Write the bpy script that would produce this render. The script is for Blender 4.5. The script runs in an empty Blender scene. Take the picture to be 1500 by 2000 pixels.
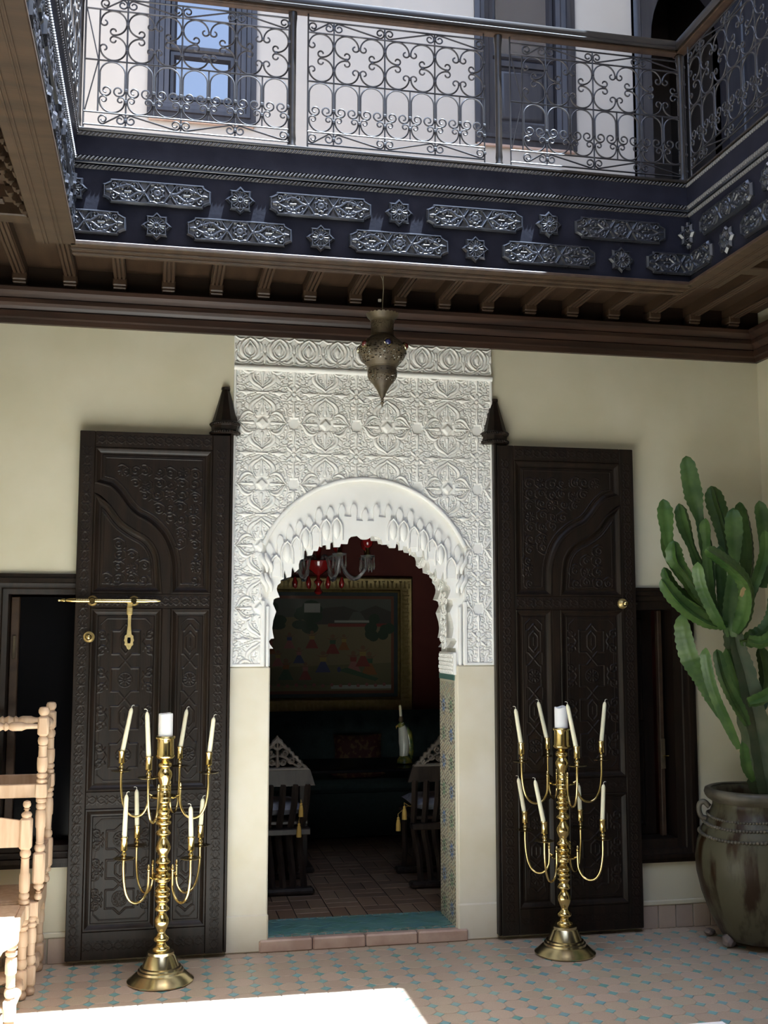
import bpy, bmesh, math, random
import numpy as np
from mathutils import Matrix, Vector
PI = math.pi
random.seed(7)
SC = bpy.context.scene
COL = SC.collection

# ------------------------------------------------------------------ camera
FPX, YAW, PITCH = 2139.2, 0.2032, 0.1069
CAM = Vector((0.0, -5.863, 1.65))
fw = Vector((math.sin(YAW) * math.cos(PITCH), math.cos(YAW) * math.cos(PITCH), math.sin(PITCH)))
rt = Vector((math.cos(YAW), -math.sin(YAW), 0))
upv = rt.cross(fw)
cd = bpy.data.cameras.new('camera')
cd.sensor_fit = 'VERTICAL'; cd.sensor_height = 36.0; cd.lens = FPX / 2000 * 36.0
cd.clip_start = 0.05; cd.clip_end = 100
cam = bpy.data.objects.new('camera', cd); COL.objects.link(cam)
M3 = Matrix((rt, upv, -fw)).transposed()
cam.matrix_world = Matrix.Translation(CAM) @ M3.to_4x4()
SC.camera = cam

# ------------------------------------------------------------------ sky, sun, exposure
SUN_A, SUN_B = 0.195, 0.0935          # light travels (-A, +B, -1)
W = bpy.data.worlds.new('world'); SC.world = W; W.use_nodes = True
wn = W.node_tree; bg = wn.nodes['Background']
sky = wn.nodes.new('ShaderNodeTexSky'); sky.sky_type = 'NISHITA'; sky.sun_disc = False
sky.sun_elevation = math.radians(77); sky.sun_rotation = math.radians(115)
sky.air_density = 1.0; sky.dust_density = 2.0; sky.ozone_density = 1.0
wn.links.new(sky.outputs[0], bg.inputs[0]); bg.inputs[1].default_value = 0.70
sl = bpy.data.lights.new('sun', 'SUN'); sl.energy = 38.0; sl.angle = 0.0093; sl.color = (0.85, 1.03, 1.24)
sun = bpy.data.objects.new('sun', sl); COL.objects.link(sun)
sun.location = (3, -3, 9)
sun.rotation_euler = Vector((-SUN_A, SUN_B, -1)).to_track_quat('-Z', 'Y').to_euler()
SC.view_settings.view_transform = 'Standard'; SC.view_settings.look = 'None'
SC.view_settings.gamma = 1.0; SC.view_settings.use_curve_mapping = False
SC.view_settings.exposure = 0.45
cy = SC.cycles
cy.max_bounces = 9; cy.diffuse_bounces = 6; cy.glossy_bounces = 4; cy.transmission_bounces = 6
cy.transparent_max_bounces = 8; cy.caustics_reflective = False; cy.caustics_refractive = False
cy.sample_clamp_indirect = 12.0; cy.use_denoising = True; cy.adaptive_threshold = 0.02

# ------------------------------------------------------------------ materials
def lin(c):
    c = c / 255.0
    return c / 12.92 if c <= 0.04045 else ((c + 0.055) / 1.055) ** 2.4
def rgb(r, g, b): return (lin(r), lin(g), lin(b), 1.0)
MATS = {}
def mat(name, col, rough=0.6, metal=0.0, spec=0.5, col2=None, scale=8.0, stretch=(1, 1, 1), detail=4.0, lo=0.35, hi=0.65,
        bump=0.0, bscale=None, coat=0.0, trans=0.0, ior=1.5, rand=None, coords='Object', sss=0.0):
    m = bpy.data.materials.new(name); m.use_nodes = True
    nt = m.node_tree; b = nt.nodes['Principled BSDF']
    b.inputs['Base Color'].default_value = col
    b.inputs['Roughness'].default_value = rough; b.inputs['Metallic'].default_value = metal
    b.inputs['Specular IOR Level'].default_value = spec; b.inputs['IOR'].default_value = ior
    b.inputs['Coat Weight'].default_value = coat; b.inputs['Coat Roughness'].default_value = 0.08
    b.inputs['Transmission Weight'].default_value = trans
    if sss: b.inputs['Subsurface Weight'].default_value = sss; b.inputs['Subsurface Radius'].default_value = (0.01, 0.006, 0.004)
    vec = None
    if col2 is not None or bump:
        tc = nt.nodes.new('ShaderNodeTexCoord'); mp = nt.nodes.new('ShaderNodeMapping')
        mp.inputs['Scale'].default_value = stretch
        nt.links.new(tc.outputs[coords], mp.inputs[0]); vec = mp.outputs[0]
    src = None
    if col2 is not None:
        n = nt.nodes.new('ShaderNodeTexNoise'); n.inputs['Scale'].default_value = scale; n.inputs['Detail'].default_value = detail
        nt.links.new(vec, n.inputs['Vector'])
        r = nt.nodes.new('ShaderNodeValToRGB')
        r.color_ramp.elements[0].position = lo; r.color_ramp.elements[1].position = hi
        r.color_ramp.elements[0].color = col; r.color_ramp.elements[1].color = col2
        nt.links.new(n.outputs[0], r.inputs[0]); src = r.outputs[0]
    if rand is not None:            # a tile / plank of its own shade: random per object and per loose piece
        oi = nt.nodes.new('ShaderNodeObjectInfo'); ge = nt.nodes.new('ShaderNodeNewGeometry')
        ad = nt.nodes.new('ShaderNodeMath'); ad.operation = 'ADD'
        nt.links.new(oi.outputs['Random'], ad.inputs[0]); nt.links.new(ge.outputs['Random Per Island'], ad.inputs[1])
        fr = nt.nodes.new('ShaderNodeMath'); fr.operation = 'FRACT'; nt.links.new(ad.outputs[0], fr.inputs[0])
        rr = nt.nodes.new('ShaderNodeValToRGB'); cr = rr.color_ramp; cr.interpolation = 'LINEAR'
        cr.elements[0].color = rand[0]; cr.elements[0].position = 0.0
        cr.elements[1].color = rand[-1]; cr.elements[1].position = 1.0
        for i, c in enumerate(rand[1:-1]):
            e = cr.elements.new((i + 1) / (len(rand) - 1)); e.color = c
        nt.links.new(fr.outputs[0], rr.inputs[0])
        if src is None: src = rr.outputs[0]
        else:
            mx = nt.nodes.new('ShaderNodeMix'); mx.data_type = 'RGBA'; mx.blend_type = 'MIX'; mx.inputs[0].default_value = 0.45
            nt.links.new(rr.outputs[0], mx.inputs[6]); nt.links.new(src, mx.inputs[7]); src = mx.outputs[2]
    if src is not None: nt.links.new(src, b.inputs['Base Color'])
    if bump:
        n2 = nt.nodes.new('ShaderNodeTexNoise'); n2.inputs['Scale'].default_value = bscale or scale * 3; n2.inputs['Detail'].default_value = 5
        nt.links.new(vec, n2.inputs['Vector'])
        bp = nt.nodes.new('ShaderNodeBump'); bp.inputs['Strength'].default_value = bump; bp.inputs['Distance'].default_value = 0.004
        nt.links.new(n2.outputs[0], bp.inputs['Height']); nt.links.new(bp.outputs[0], b.inputs['Normal'])
    MATS[name] = m
    return m

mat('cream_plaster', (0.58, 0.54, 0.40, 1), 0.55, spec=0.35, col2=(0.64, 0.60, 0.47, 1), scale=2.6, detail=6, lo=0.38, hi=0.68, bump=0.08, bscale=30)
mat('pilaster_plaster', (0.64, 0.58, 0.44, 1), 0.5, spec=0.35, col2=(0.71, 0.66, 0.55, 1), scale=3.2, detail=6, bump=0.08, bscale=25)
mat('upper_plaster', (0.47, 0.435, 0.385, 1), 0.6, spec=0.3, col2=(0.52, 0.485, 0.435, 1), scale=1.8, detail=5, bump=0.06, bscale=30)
mat('white_stucco', (0.82, 0.81, 0.775, 1), 0.7, spec=0.25, col2=(0.86, 0.85, 0.82, 1), scale=6, detail=4)
mat('door_wood', (0.009, 0.0062, 0.0045, 1), 0.40, spec=0.25, col2=(0.018, 0.0108, 0.007, 1), scale=6, stretch=(6, 6, 0.7), detail=5, bump=0.12, bscale=30)
mat('soffit_wood', (0.034, 0.0185, 0.0105, 1), 0.5, spec=0.4, col2=(0.060, 0.034, 0.019, 1), scale=4, stretch=(5, 0.8, 5), detail=5, bump=0.1, bscale=24)
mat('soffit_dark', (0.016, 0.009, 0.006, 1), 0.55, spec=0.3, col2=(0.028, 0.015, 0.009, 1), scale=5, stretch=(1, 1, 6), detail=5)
mat('cornice_wood', (0.018, 0.0085, 0.006, 1), 0.4, col2=(0.045, 0.021, 0.013, 1), scale=3, stretch=(0.6, 8, 8), detail=5)
mat('black_paint', (0.011, 0.011, 0.017, 1), 0.55, spec=0.07, col2=(0.017, 0.017, 0.025, 1), scale=9, detail=5, bump=0.15, bscale=60)
mat('black_ornament', (0.017, 0.018, 0.023, 1), 0.24, spec=0.6, col2=(0.026, 0.027, 0.032, 1), scale=30, detail=3)
mat('rope_glint', (0.10, 0.095, 0.095, 1), 0.28, spec=0.7)  # sun glints put into the colour, paler than the fascia black
mat('iron', (0.030, 0.028, 0.030, 1), 0.38, metal=0.3, spec=0.6)
mat('rail_wood', (0.012, 0.0095, 0.008, 1), 0.28, spec=0.4, col2=(0.022, 0.016, 0.012, 1), scale=5, stretch=(0.7, 6, 6), detail=4)
mat('window_wood', (0.020, 0.020, 0.027, 1), 0.4, col2=(0.036, 0.034, 0.040, 1), scale=5, stretch=(6, 6, 0.7), detail=4)
mat('brass', (0.66, 0.50, 0.20, 1), 0.17, metal=1.0, col2=(0.74, 0.58, 0.27, 1), scale=14, detail=3)
mat('brass_pale', (0.55, 0.47, 0.28, 1), 0.22, metal=1.0, col2=(0.64, 0.55, 0.34, 1), scale=10, detail=3)
mat('brass_plate', (0.50, 0.38, 0.16, 1), 0.42, metal=0.85, col2=(0.60, 0.47, 0.22, 1), scale=40, bump=0.5, bscale=120)
mat('old_brass', (0.055, 0.040, 0.024, 1), 0.5, metal=0.35, spec=0.4, col2=(0.13, 0.10, 0.06, 1), scale=12, detail=5)
mat('candle_wax', (0.80, 0.76, 0.56, 1), 0.5, spec=0.4, sss=0.15)
mat('white_wax', (0.82, 0.82, 0.82, 1), 0.5, spec=0.4, sss=0.15)
mat('wick', (0.75, 0.72, 0.62, 1), 0.9)
mat('raw_wood', (0.50, 0.335, 0.215, 1), 0.6, col2=(0.60, 0.43, 0.295, 1), scale=5, stretch=(6, 6, 1.0), detail=5, bump=0.05, bscale=30)
mat('grout', (0.47, 0.40, 0.32, 1), 0.8, col2=(0.40, 0.33, 0.26, 1), scale=6, detail=5)
mat('terracotta', (0.44, 0.335, 0.25, 1), 0.5, spec=0.4, col2=(0.58, 0.48, 0.385, 1), scale=14, detail=5, lo=0.3, hi=0.75,
    rand=[(0.40, 0.295, 0.215, 1), (0.48, 0.37, 0.27, 1), (0.44, 0.37, 0.25, 1), (0.52, 0.39, 0.30, 1), (0.41, 0.32, 0.215, 1)], coords='Generated')
mat('blue_tile', (0.13, 0.30, 0.31, 1), 0.35, rand=[(0.13, 0.33, 0.30, 1), (0.22, 0.43, 0.43, 1), (0.17, 0.33, 0.38, 1), (0.28, 0.46, 0.41, 1), (0.18, 0.36, 0.37, 1)])
mat('green_tile', (0.03, 0.12, 0.10, 1), 0.3, rand=[(0.085, 0.22, 0.17, 1), (0.12, 0.27, 0.24, 1), (0.10, 0.23, 0.25, 1), (0.15, 0.30, 0.27, 1), (0.07, 0.17, 0.14, 1)])
mat('pink_stone', (0.42, 0.28, 0.22, 1), 0.6, col2=(0.55, 0.40, 0.32, 1), scale=9, detail=5)
mat('base_tile', (0.46, 0.36, 0.28, 1), 0.6, col2=(0.36, 0.27, 0.21, 1), scale=10, detail=5, rand=[(0.42, 0.33, 0.26, 1), (0.50, 0.40, 0.31, 1), (0.38, 0.30, 0.25, 1)])
mat('room_tile', (0.22, 0.14, 0.09, 1), 0.45, rand=[(0.16, 0.10, 0.065, 1), (0.24, 0.16, 0.10, 1), (0.20, 0.12, 0.075, 1), (0.28, 0.19, 0.12, 1)])
mat('red_wall', (0.13, 0.025, 0.020, 1), 0.7, col2=(0.16, 0.034, 0.026, 1), scale=3)
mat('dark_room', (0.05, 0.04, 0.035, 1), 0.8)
mat('cactus_green', (0.034, 0.080, 0.018, 1), 0.42, spec=0.35, col2=(0.085, 0.150, 0.040, 1), scale=9, detail=4)
mat('cactus_trunk', (0.045, 0.075, 0.030, 1), 0.6, col2=(0.085, 0.10, 0.05, 1), scale=12, detail=5)
mat('cactus_edge', (0.16, 0.15, 0.06, 1), 0.6)
mat('scar', (0.34, 0.24, 0.10, 1), 0.8)
mat('pot_glaze', (0.085, 0.078, 0.048, 1), 0.42, spec=0.3, col2=(0.026, 0.012, 0.004, 1), scale=4.5, stretch=(2.4, 2.4, 0.5), detail=8, lo=0.46, hi=0.58, bump=0.3, bscale=22)
mat('pot_rim', (0.12, 0.104, 0.074, 1), 0.5, col2=(0.06, 0.05, 0.033, 1), scale=9, detail=5, bump=0.2, bscale=30)
mat('soil', (0.02, 0.015, 0.01, 1), 0.9)
mat('rock', (0.25, 0.20, 0.18, 1), 0.8, col2=(0.15, 0.12, 0.11, 1), scale=14, detail=5)
mat('window_glass', (0.025, 0.03, 0.05, 1), 0.015, spec=0.8, ior=2.0)
mat('dark_glass', (0.004, 0.004, 0.005, 1), 0.15, spec=0.06)
mat('jewel_red', (0.10, 0.015, 0.01, 1), 0.12, spec=0.8)
mat('jewel_blue', (0.010, 0.012, 0.07, 1), 0.1, spec=0.8)
mat('cord', (0.30, 0.26, 0.18, 1), 0.8)
mat('white_plastic', (0.8, 0.8, 0.76, 1), 0.5)
mat('glass', (0.85, 0.87, 0.88, 1), 0.08, trans=0.85, ior=1.45)
mat('ruby_glass', (0.22, 0.012, 0.012, 1), 0.1, spec=0.8, coat=0.5)
mat('gold_frame', (0.22, 0.16, 0.055, 1), 0.4, metal=0.5, col2=(0.30, 0.225, 0.09, 1), scale=30)
mat('sofa_fabric', (0.020, 0.042, 0.044, 1), 0.8, col2=(0.030, 0.055, 0.058, 1), scale=40)
mat('red_cushion', (0.055, 0.012, 0.012, 1), 0.7, col2=(0.12, 0.07, 0.035, 1), scale=26, detail=2, lo=0.52, hi=0.60)
mat('grey_cushion', (0.22, 0.22, 0.26, 1), 0.7, col2=(0.32, 0.32, 0.36, 1), scale=30)
mat('tassel_gold', (0.46, 0.28, 0.06, 1), 0.7)
mat('room_chair_wood', (0.020, 0.014, 0.011, 1), 0.35, spec=0.35, col2=(0.038, 0.027, 0.021, 1), scale=8, stretch=(4, 4, 1))
mat('crest_wood', (0.16, 0.13, 0.105, 1), 0.5, col2=(0.10, 0.08, 0.062, 1), scale=10)
mat('parrot_green', (0.05, 0.11, 0.05, 1), 0.2, spec=0.6, col2=(0.30, 0.28, 0.06, 1), scale=30)
mat('parrot_white', (0.55, 0.56, 0.50, 1), 0.25)
mat('cloth_white', (0.80, 0.80, 0.80, 1), 0.8)
for nm, c in dict(p_sky=(0.10, 0.11, 0.085), p_ground=(0.20, 0.165, 0.085), p_grass=(0.135, 0.125, 0.06), p_tree=(0.030, 0.055, 0.028), p_hill=(0.06, 0.055, 0.045),
                  p_border=(0.028, 0.045, 0.05), p_trim=(0.16, 0.055, 0.03), p_white=(0.38, 0.38, 0.33), p_red=(0.22, 0.04, 0.03), p_blue=(0.05, 0.06, 0.14),
                  p_orange=(0.25, 0.10, 0.03), p_yellow=(0.30, 0.22, 0.06), p_skin=(0.20, 0.11, 0.06), p_green=(0.05, 0.10, 0.05), p_pink=(0.30, 0.12, 0.10)).items():
    mat(nm, c + (1,), 0.6, coat=0.6)
for nm, c in dict(z_white=(0.62, 0.58, 0.46), z_blue=(0.10, 0.19, 0.40), z_green=(0.16, 0.27, 0.17), z_brown=(0.09, 0.045, 0.02), z_black=(0.03, 0.03, 0.032), z_ochre=(0.32, 0.19, 0.05), z_teal=(0.10, 0.20, 0.17)).items():
    mat(nm, c + (1,), 0.3)

# ------------------------------------------------------------------ object helpers
def origin(o):
    v = Vector((0, 0, 0))
    while o is not None: v = v + o.location; o = o.parent
    return v
def tag(o, label=None, cat=None, group=None, kind=None):
    if label: o['label'] = label
    if cat: o['category'] = cat
    if group: o['group'] = group
    if kind: o['kind'] = kind
    return o
def empty(name, loc, label=None, cat=None, group=None, kind=None, rz=0.0, parent=None):
    o = bpy.data.objects.new(name, None); COL.objects.link(o); o.empty_display_size = 0.1
    o.location = loc; o.rotation_euler = (0, 0, rz); o.parent = parent
    return tag(o, label, cat, group, kind)
def link(name, me, parent=None, loc=(0, 0, 0), rot=None, scale=None):
    o = bpy.data.objects.new(name, me); COL.objects.link(o); o.parent = parent; o.location = loc
    if rot is not None: o.rotation_euler = rot
    if scale is not None: o.scale = scale
    return o
def copy_tree(o, parent=None):
    c = o.copy(); COL.objects.link(c); c.parent = parent
    for ch in list(o.children):
        copy_tree(ch, c)
    return c
def at(u, v, y):
    d = fw + rt * ((u - 750) / FPX) + upv * ((1000 - v) / FPX)
    return CAM + d * ((y - CAM.y) / d.y)

class MB:
    def __init__(s): s.v = []; s.f = []; s.m = []; s.cur = 0
    def add(s, vs, fs):
        o = len(s.v); s.v += [tuple(p) for p in vs]
        for f in fs: s.f.append(tuple(i + o for i in f)); s.m.append(s.cur)
        return s
    def box(s, x0, x1, y0, y1, z0, z1):
        return s.add([(x0, y0, z0), (x1, y0, z0), (x1, y1, z0), (x0, y1, z0), (x0, y0, z1), (x1, y0, z1), (x1, y1, z1), (x0, y1, z1)],
                     [(0, 3, 2, 1), (4, 5, 6, 7), (0, 1, 5, 4), (1, 2, 6, 5), (2, 3, 7, 6), (3, 0, 4, 7)])
    def cbox(s, x0, x1, y0, y1, z0, z1, c=0.004):      # box with chamfered edges
        pts = []
        for x, sx in ((x0, 1), (x1, -1)):
            for y, sy in ((y0, 1), (y1, -1)):
                for z, sz in ((z0, 1), (z1, -1)):
                    pts += [(x + sx * c, y + sy * c, z), (x + sx * c, y, z + sz * c), (x, y + sy * c, z + sz * c)]
        return s.hull(pts)
    def hull(s, pts):
        bm = bmesh.new()
        vs = [bm.verts.new(p) for p in pts]
        bmesh.ops.convex_hull(bm, input=vs)
        bmesh.ops.dissolve_limit(bm, angle_limit=0.01, verts=bm.verts[:], edges=bm.edges[:])
        bm.verts.index_update()
        s.add([tuple(v.co) for v in bm.verts], [tuple(v.index for v in f.verts) for f in bm.faces]); bm.free()
        return s
    def prism(s, poly, a, b, plane='xz'):
        n = len(poly)
        def P(p, t): return (p[0], t, p[1]) if plane == 'xz' else ((p[0], p[1], t) if plane == 'xy' else (t, p[0], p[1]))
        return s.add([P(p, a) for p in poly] + [P(p, b) for p in poly],
                     [tuple(range(n)), tuple(range(2 * n - 1, n - 1, -1))] + [(i, i + n, (i + 1) % n + n, (i + 1) % n) for i in range(n)])
    def ringpanel(s, poly, y, steps, fill=True):       # nested insets of a polygon in xz, each at its own depth
        o = len(s.v); n = len(poly)
        for d, h in steps:
            for p in inset(poly, d): s.v.append((p[0], y - h, p[1]))
        for k in range(len(steps) - 1):
            for i in range(n):
                j = (i + 1) % n
                s.f.append((o + k * n + i, o + k * n + j, o + (k + 1) * n + j, o + (k + 1) * n + i)); s.m.append(s.cur)
        if fill:
            k = len(steps) - 1; s.f.append(tuple(o + k * n + i for i in range(n))); s.m.append(s.cur)
        return s
    def tube(s, pts, r, n=8, closed=False, cap=True, flat=None):
        P = [Vector(p) for p in pts]; m = len(P); R = r if hasattr(r, '__len__') else [r] * m
        o = len(s.v); T = []
        for i in range(m):
            a = P[(i - 1) % m] if (closed or i > 0) else P[i]; b = P[(i + 1) % m] if (closed or i < m - 1) else P[i]
            t = b - a
            T.append(t.normalized() if t.length > 1e-9 else Vector((0, 0, 1)))
        u = T[0].orthogonal().normalized()
        if flat is not None:
            fv = Vector(flat); u = (fv - T[0] * fv.dot(T[0])).normalized()
        for i in range(m):
            u = (u - T[i] * u.dot(T[i]))
            u = u.normalized() if u.length > 1e-6 else T[i].orthogonal().normalized()
            w = T[i].cross(u)
            for k in range(n):
                a = 2 * PI * k / n + PI / n
                s.v.append(tuple(P[i] + (u * math.cos(a) + w * math.sin(a)) * R[i]))
        for i in range(m if closed else m - 1):
            for k in range(n):
                a = o + i * n + k; b = o + i * n + (k + 1) % n; c = o + ((i + 1) % m) * n
                s.f.append((a, b, c + (k + 1) % n, c + k)); s.m.append(s.cur)
        if cap and not closed:
            s.f.append(tuple(o + k for k in range(n - 1, -1, -1))); s.m.append(s.cur)
            s.f.append(tuple(o + (m - 1) * n + k for k in range(n))); s.m.append(s.cur)
        return s
    def lathe(s, prof, n=24, c=(0, 0, 0), axis='z', cap=True):
        o = len(s.v); m = len(prof)
        for r, z in prof:
            for k in range(n):
                a = 2 * PI * k / n; x, y = r * math.cos(a), r * math.sin(a)
                p = (x, y, z) if axis == 'z' else ((z, x, y) if axis == 'x' else (x, z, y))
                s.v.append((p[0] + c[0], p[1] + c[1], p[2] + c[2]))
        for i in range(m - 1):
            for k in range(n):
                a = o + i * n + k; b = o + i * n + (k + 1) % n
                s.f.append((a, b, b + n, a + n)); s.m.append(s.cur)
        if cap:
            s.f.append(tuple(o + k for k in range(n - 1, -1, -1))); s.m.append(s.cur)
            s.f.append(tuple(o + (m - 1) * n + k for k in range(n))); s.m.append(s.cur)
        return s
    def ball(s, c, r, n=12, sz=1.0):
        pr = [(max(1e-4, r * math.sin(PI * i / 8)), -r * sz * math.cos(PI * i / 8)) for i in range(9)]
        return s.lathe(pr, n, c)
    def mesh(s, name, mats, smooth=None, off=None):
        me = bpy.data.meshes.new(name)
        v = s.v if off is None else [(a - off[0], b - off[1], c - off[2]) for a, b, c in s.v]
        me.from_pydata(v, [], s.f)
        for mm in (mats if isinstance(mats, (list, tuple)) else [mats]): me.materials.append(MATS[mm])
        if any(s.m): me.polygons.foreach_set('material_index', s.m)
        bm = bmesh.new(); bm.from_mesh(me); bmesh.ops.recalc_face_normals(bm, faces=bm.faces[:]); bm.to_mesh(me); bm.free()
        if smooth is not None:
            me.polygons.foreach_set('use_smooth', [True] * len(me.polygons))
            me.set_sharp_from_angle(angle=math.radians(smooth))
        me.update()
        return me
    def build(s, name, mats, parent=None, smooth=None, world=False, loc=(0, 0, 0), rot=None, scale=None):
        off = origin(parent) if (world and parent is not None) else None
        return link(name, s.mesh(name, mats, smooth, off), parent, loc, rot, scale)

def inset(poly, d):
    if abs(d) < 1e-9: return list(poly)
    n = len(poly); A = sum(poly[i][0] * poly[(i + 1) % n][1] - poly[(i + 1) % n][0] * poly[i][1] for i in range(n))
    sg = 1 if A > 0 else -1; out = []
    for i in range(n):
        a, b, c = poly[i - 1], poly[i], poly[(i + 1) % n]
        e1 = (b[0] - a[0], b[1] - a[1]); e2 = (c[0] - b[0], c[1] - b[1])
        l1 = math.hypot(*e1) or 1e-9; l2 = math.hypot(*e2) or 1e-9
        n1 = (-e1[1] / l1 * sg, e1[0] / l1 * sg); n2 = (-e2[1] / l2 * sg, e2[0] / l2 * sg)
        k = 1 + n1[0] * n2[0] + n1[1] * n2[1]; k = max(k, 0.35)
        out.append((b[0] + d * (n1[0] + n2[0]) / k, b[1] + d * (n1[1] + n2[1]) / k))
    return out
def rect(x0, x1, z0, z1): return [(x0, z0), (x1, z0), (x1, z1), (x0, z1)]
def cr(pts, k=6, closed=False):                       # Catmull-Rom through points
    P = [np.array(p, float) for p in pts]; n = len(P); out = []
    for i in range(n if closed else n - 1):
        p0 = P[(i - 1) % n] if (closed or i > 0) else 2 * P[0] - P[1]
        p1, p2 = P[i], P[(i + 1) % n]
        p3 = P[(i + 2) % n] if (closed or i < n - 2) else 2 * P[-1] - P[-2]
        for j in range(k):
            t = j / k
            out.append(tuple(0.5 * (2 * p1 + (p2 - p0) * t + (2 * p0 - 5 * p1 + 4 * p2 - p3) * t * t + (3 * p1 - p0 - 3 * p2 + p3) * t ** 3)))
    if not closed: out.append(tuple(P[-1]))
    return out
def arc(cx, cz, r, a0, a1, n=12):
    return [(cx + r * math.cos(math.radians(a0 + (a1 - a0) * i / n)), cz + r * math.sin(math.radians(a0 + (a1 - a0) * i / n))) for i in range(n + 1)]
def spiral(cx, cz, r0, r1, a0, turn, n=20):
    return [(cx + (r0 + (r1 - r0) * i / n) * math.cos(math.radians(a0 + turn * i / n)), cz + (r0 + (r1 - r0) * i / n) * math.sin(math.radians(a0 + turn * i / n))) for i in range(n + 1)]

# ------------------------------------------------------------------ carved relief as real displaced surfaces
class Relief:
    def __init__(s, w, h, res, base=0.0, sx=False, sz=False):
        s.w, s.h = w, h; s.nx = max(4, int(round(w / res))); s.nz = max(4, int(round(h / res)))
        xs = np.linspace(-w / 2, w / 2, s.nx + 1); zs = np.linspace(-h / 2, h / 2, s.nz + 1)
        s.X, s.Z = np.meshgrid(xs, zs)
        s.x = np.abs(s.X) if sx else s.X; s.z = np.abs(s.Z) if sz else s.Z
        s.H = np.full_like(s.X, base)
    def dist(s, pts, rad):
        best = np.full_like(s.X, 9.0); br = np.zeros_like(s.X)
        R = rad if hasattr(rad, '__len__') else [rad] * len(pts)
        if len(R) != len(pts):
            R = list(np.interp(np.linspace(0, 1, len(pts)), np.linspace(0, 1, len(R)), R))
        for (a, b, ra, rb) in zip(pts[:-1], pts[1:], R[:-1], R[1:]):
            dx, dz = b[0] - a[0], b[1] - a[1]; L2 = dx * dx + dz * dz + 1e-12
            t = np.clip(((s.x - a[0]) * dx + (s.z - a[1]) * dz) / L2, 0, 1)
            d = np.hypot(s.x - a[0] - t * dx, s.z - a[1] - t * dz); r = ra + (rb - ra) * t
            q = d / np.maximum(r, 1e-5); m = q < best
            best = np.where(m, q, best)
        return best
    def up(s, pts, rad, top, edge=0.35, rounded=False):
        q = s.dist(pts, rad)
        v = top * (np.sqrt(np.clip(1 - q * q, 0, 1)) if rounded else np.clip((1 - q) / edge, 0, 1))
        s.H = np.where(q < 1, np.maximum(s.H, v), s.H); return s
    def cut(s, pts, rad, depth, edge=0.6):
        q = s.dist(pts, rad); v = np.clip((1 - q) / edge, 0, 1)
        s.H = np.where(q < 1, s.H * (1 - v) + depth * v, s.H); return s
    def outline(s, pts, rad, top, groove, gw):
        s.cut(pts, [r + gw for r in (rad if hasattr(rad, '__len__') else [rad])] * (1 if hasattr(rad, '__len__') else len(pts)), groove, 0.3)
        return s.up(pts, rad, top, 0.5)
    def poly(s, poly, top, soft):                         # raised convex polygon with sloped rim
        d = np.full_like(s.X, 9.0); n = len(poly)
        for i in range(n):
            a, b = poly[i], poly[(i + 1) % n]; ex, ez = b[0] - a[0], b[1] - a[1]; L = math.hypot(ex, ez)
            d = np.minimum(d, ((s.z - a[1]) * ex - (s.x - a[0]) * ez) / L)
        s.H = np.where(d > 0, np.maximum(s.H, top * np.clip(d / soft, 0, 1)), s.H); return s
    def mesh(s, name, matname, amp, mask=None, x0=0.0, z0=0.0):
        nx, nz = s.nx, s.nz
        co = np.stack([s.X + x0, -s.H * amp, s.Z + z0], -1).reshape(-1, 3)
        i, j = np.meshgrid(np.arange(nx), np.arange(nz)); a = (j * (nx + 1) + i).ravel()
        q = np.stack([a, a + 1, a + nx + 2, a + nx + 1], -1)
        if mask is not None:
            cxm = (s.X[:-1, :-1] + s.X[1:, 1:]).ravel() / 2 + x0; czm = (s.Z[:-1, :-1] + s.Z[1:, 1:]).ravel() / 2 + z0
            q = q[mask(cxm, czm)]
            if len(q) == 0: return None
            used = np.unique(q); mp = np.zeros(len(co), int); mp[used] = np.arange(len(used)); co = co[used]; q = mp[q]
        me = bpy.data.meshes.new(name); me.vertices.add(len(co)); me.vertices.foreach_set('co', co.ravel())
        me.loops.add(q.size); me.loops.foreach_set('vertex_index', q.ravel().astype(np.int32))
        me.polygons.add(len(q)); me.polygons.foreach_set('loop_start', np.arange(0, q.size, 4, dtype=np.int32))
        me.polygons.foreach_set('loop_total', np.full(len(q), 4, np.int32))
        me.polygons.foreach_set('use_smooth', np.ones(len(q), bool))
        me.materials.append(MATS[matname]); me.update(calc_edges=True); me.validate()
        return me
def in_poly(px, pz, poly):
    c = np.zeros(px.shape, bool); n = len(poly)
    for i in range(n):
        x1, z1 = poly[i]; x2, z2 = poly[(i + 1) % n]
        with np.errstate(divide='ignore', invalid='ignore'):
            t = ((z1 > pz) != (z2 > pz)) & (px < (x2 - x1) * (pz - z1) / (z2 - z1 + 1e-15) + x1)
        c ^= t
    return c
# ================================================================== SETTING
XL, XR, YB = -1.42, 3.495, -7.2                      # side walls and the wall behind the camera
FXL, FXR, FY, FYB = -0.412, 2.556, -1.0, -5.2          # inner edges of the gallery round the open court
ZS = 3.54                                            # soffit
def struct(name, mb, m, smooth=None):
    return tag(mb.build(name, m, None, smooth), kind='structure')

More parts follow.
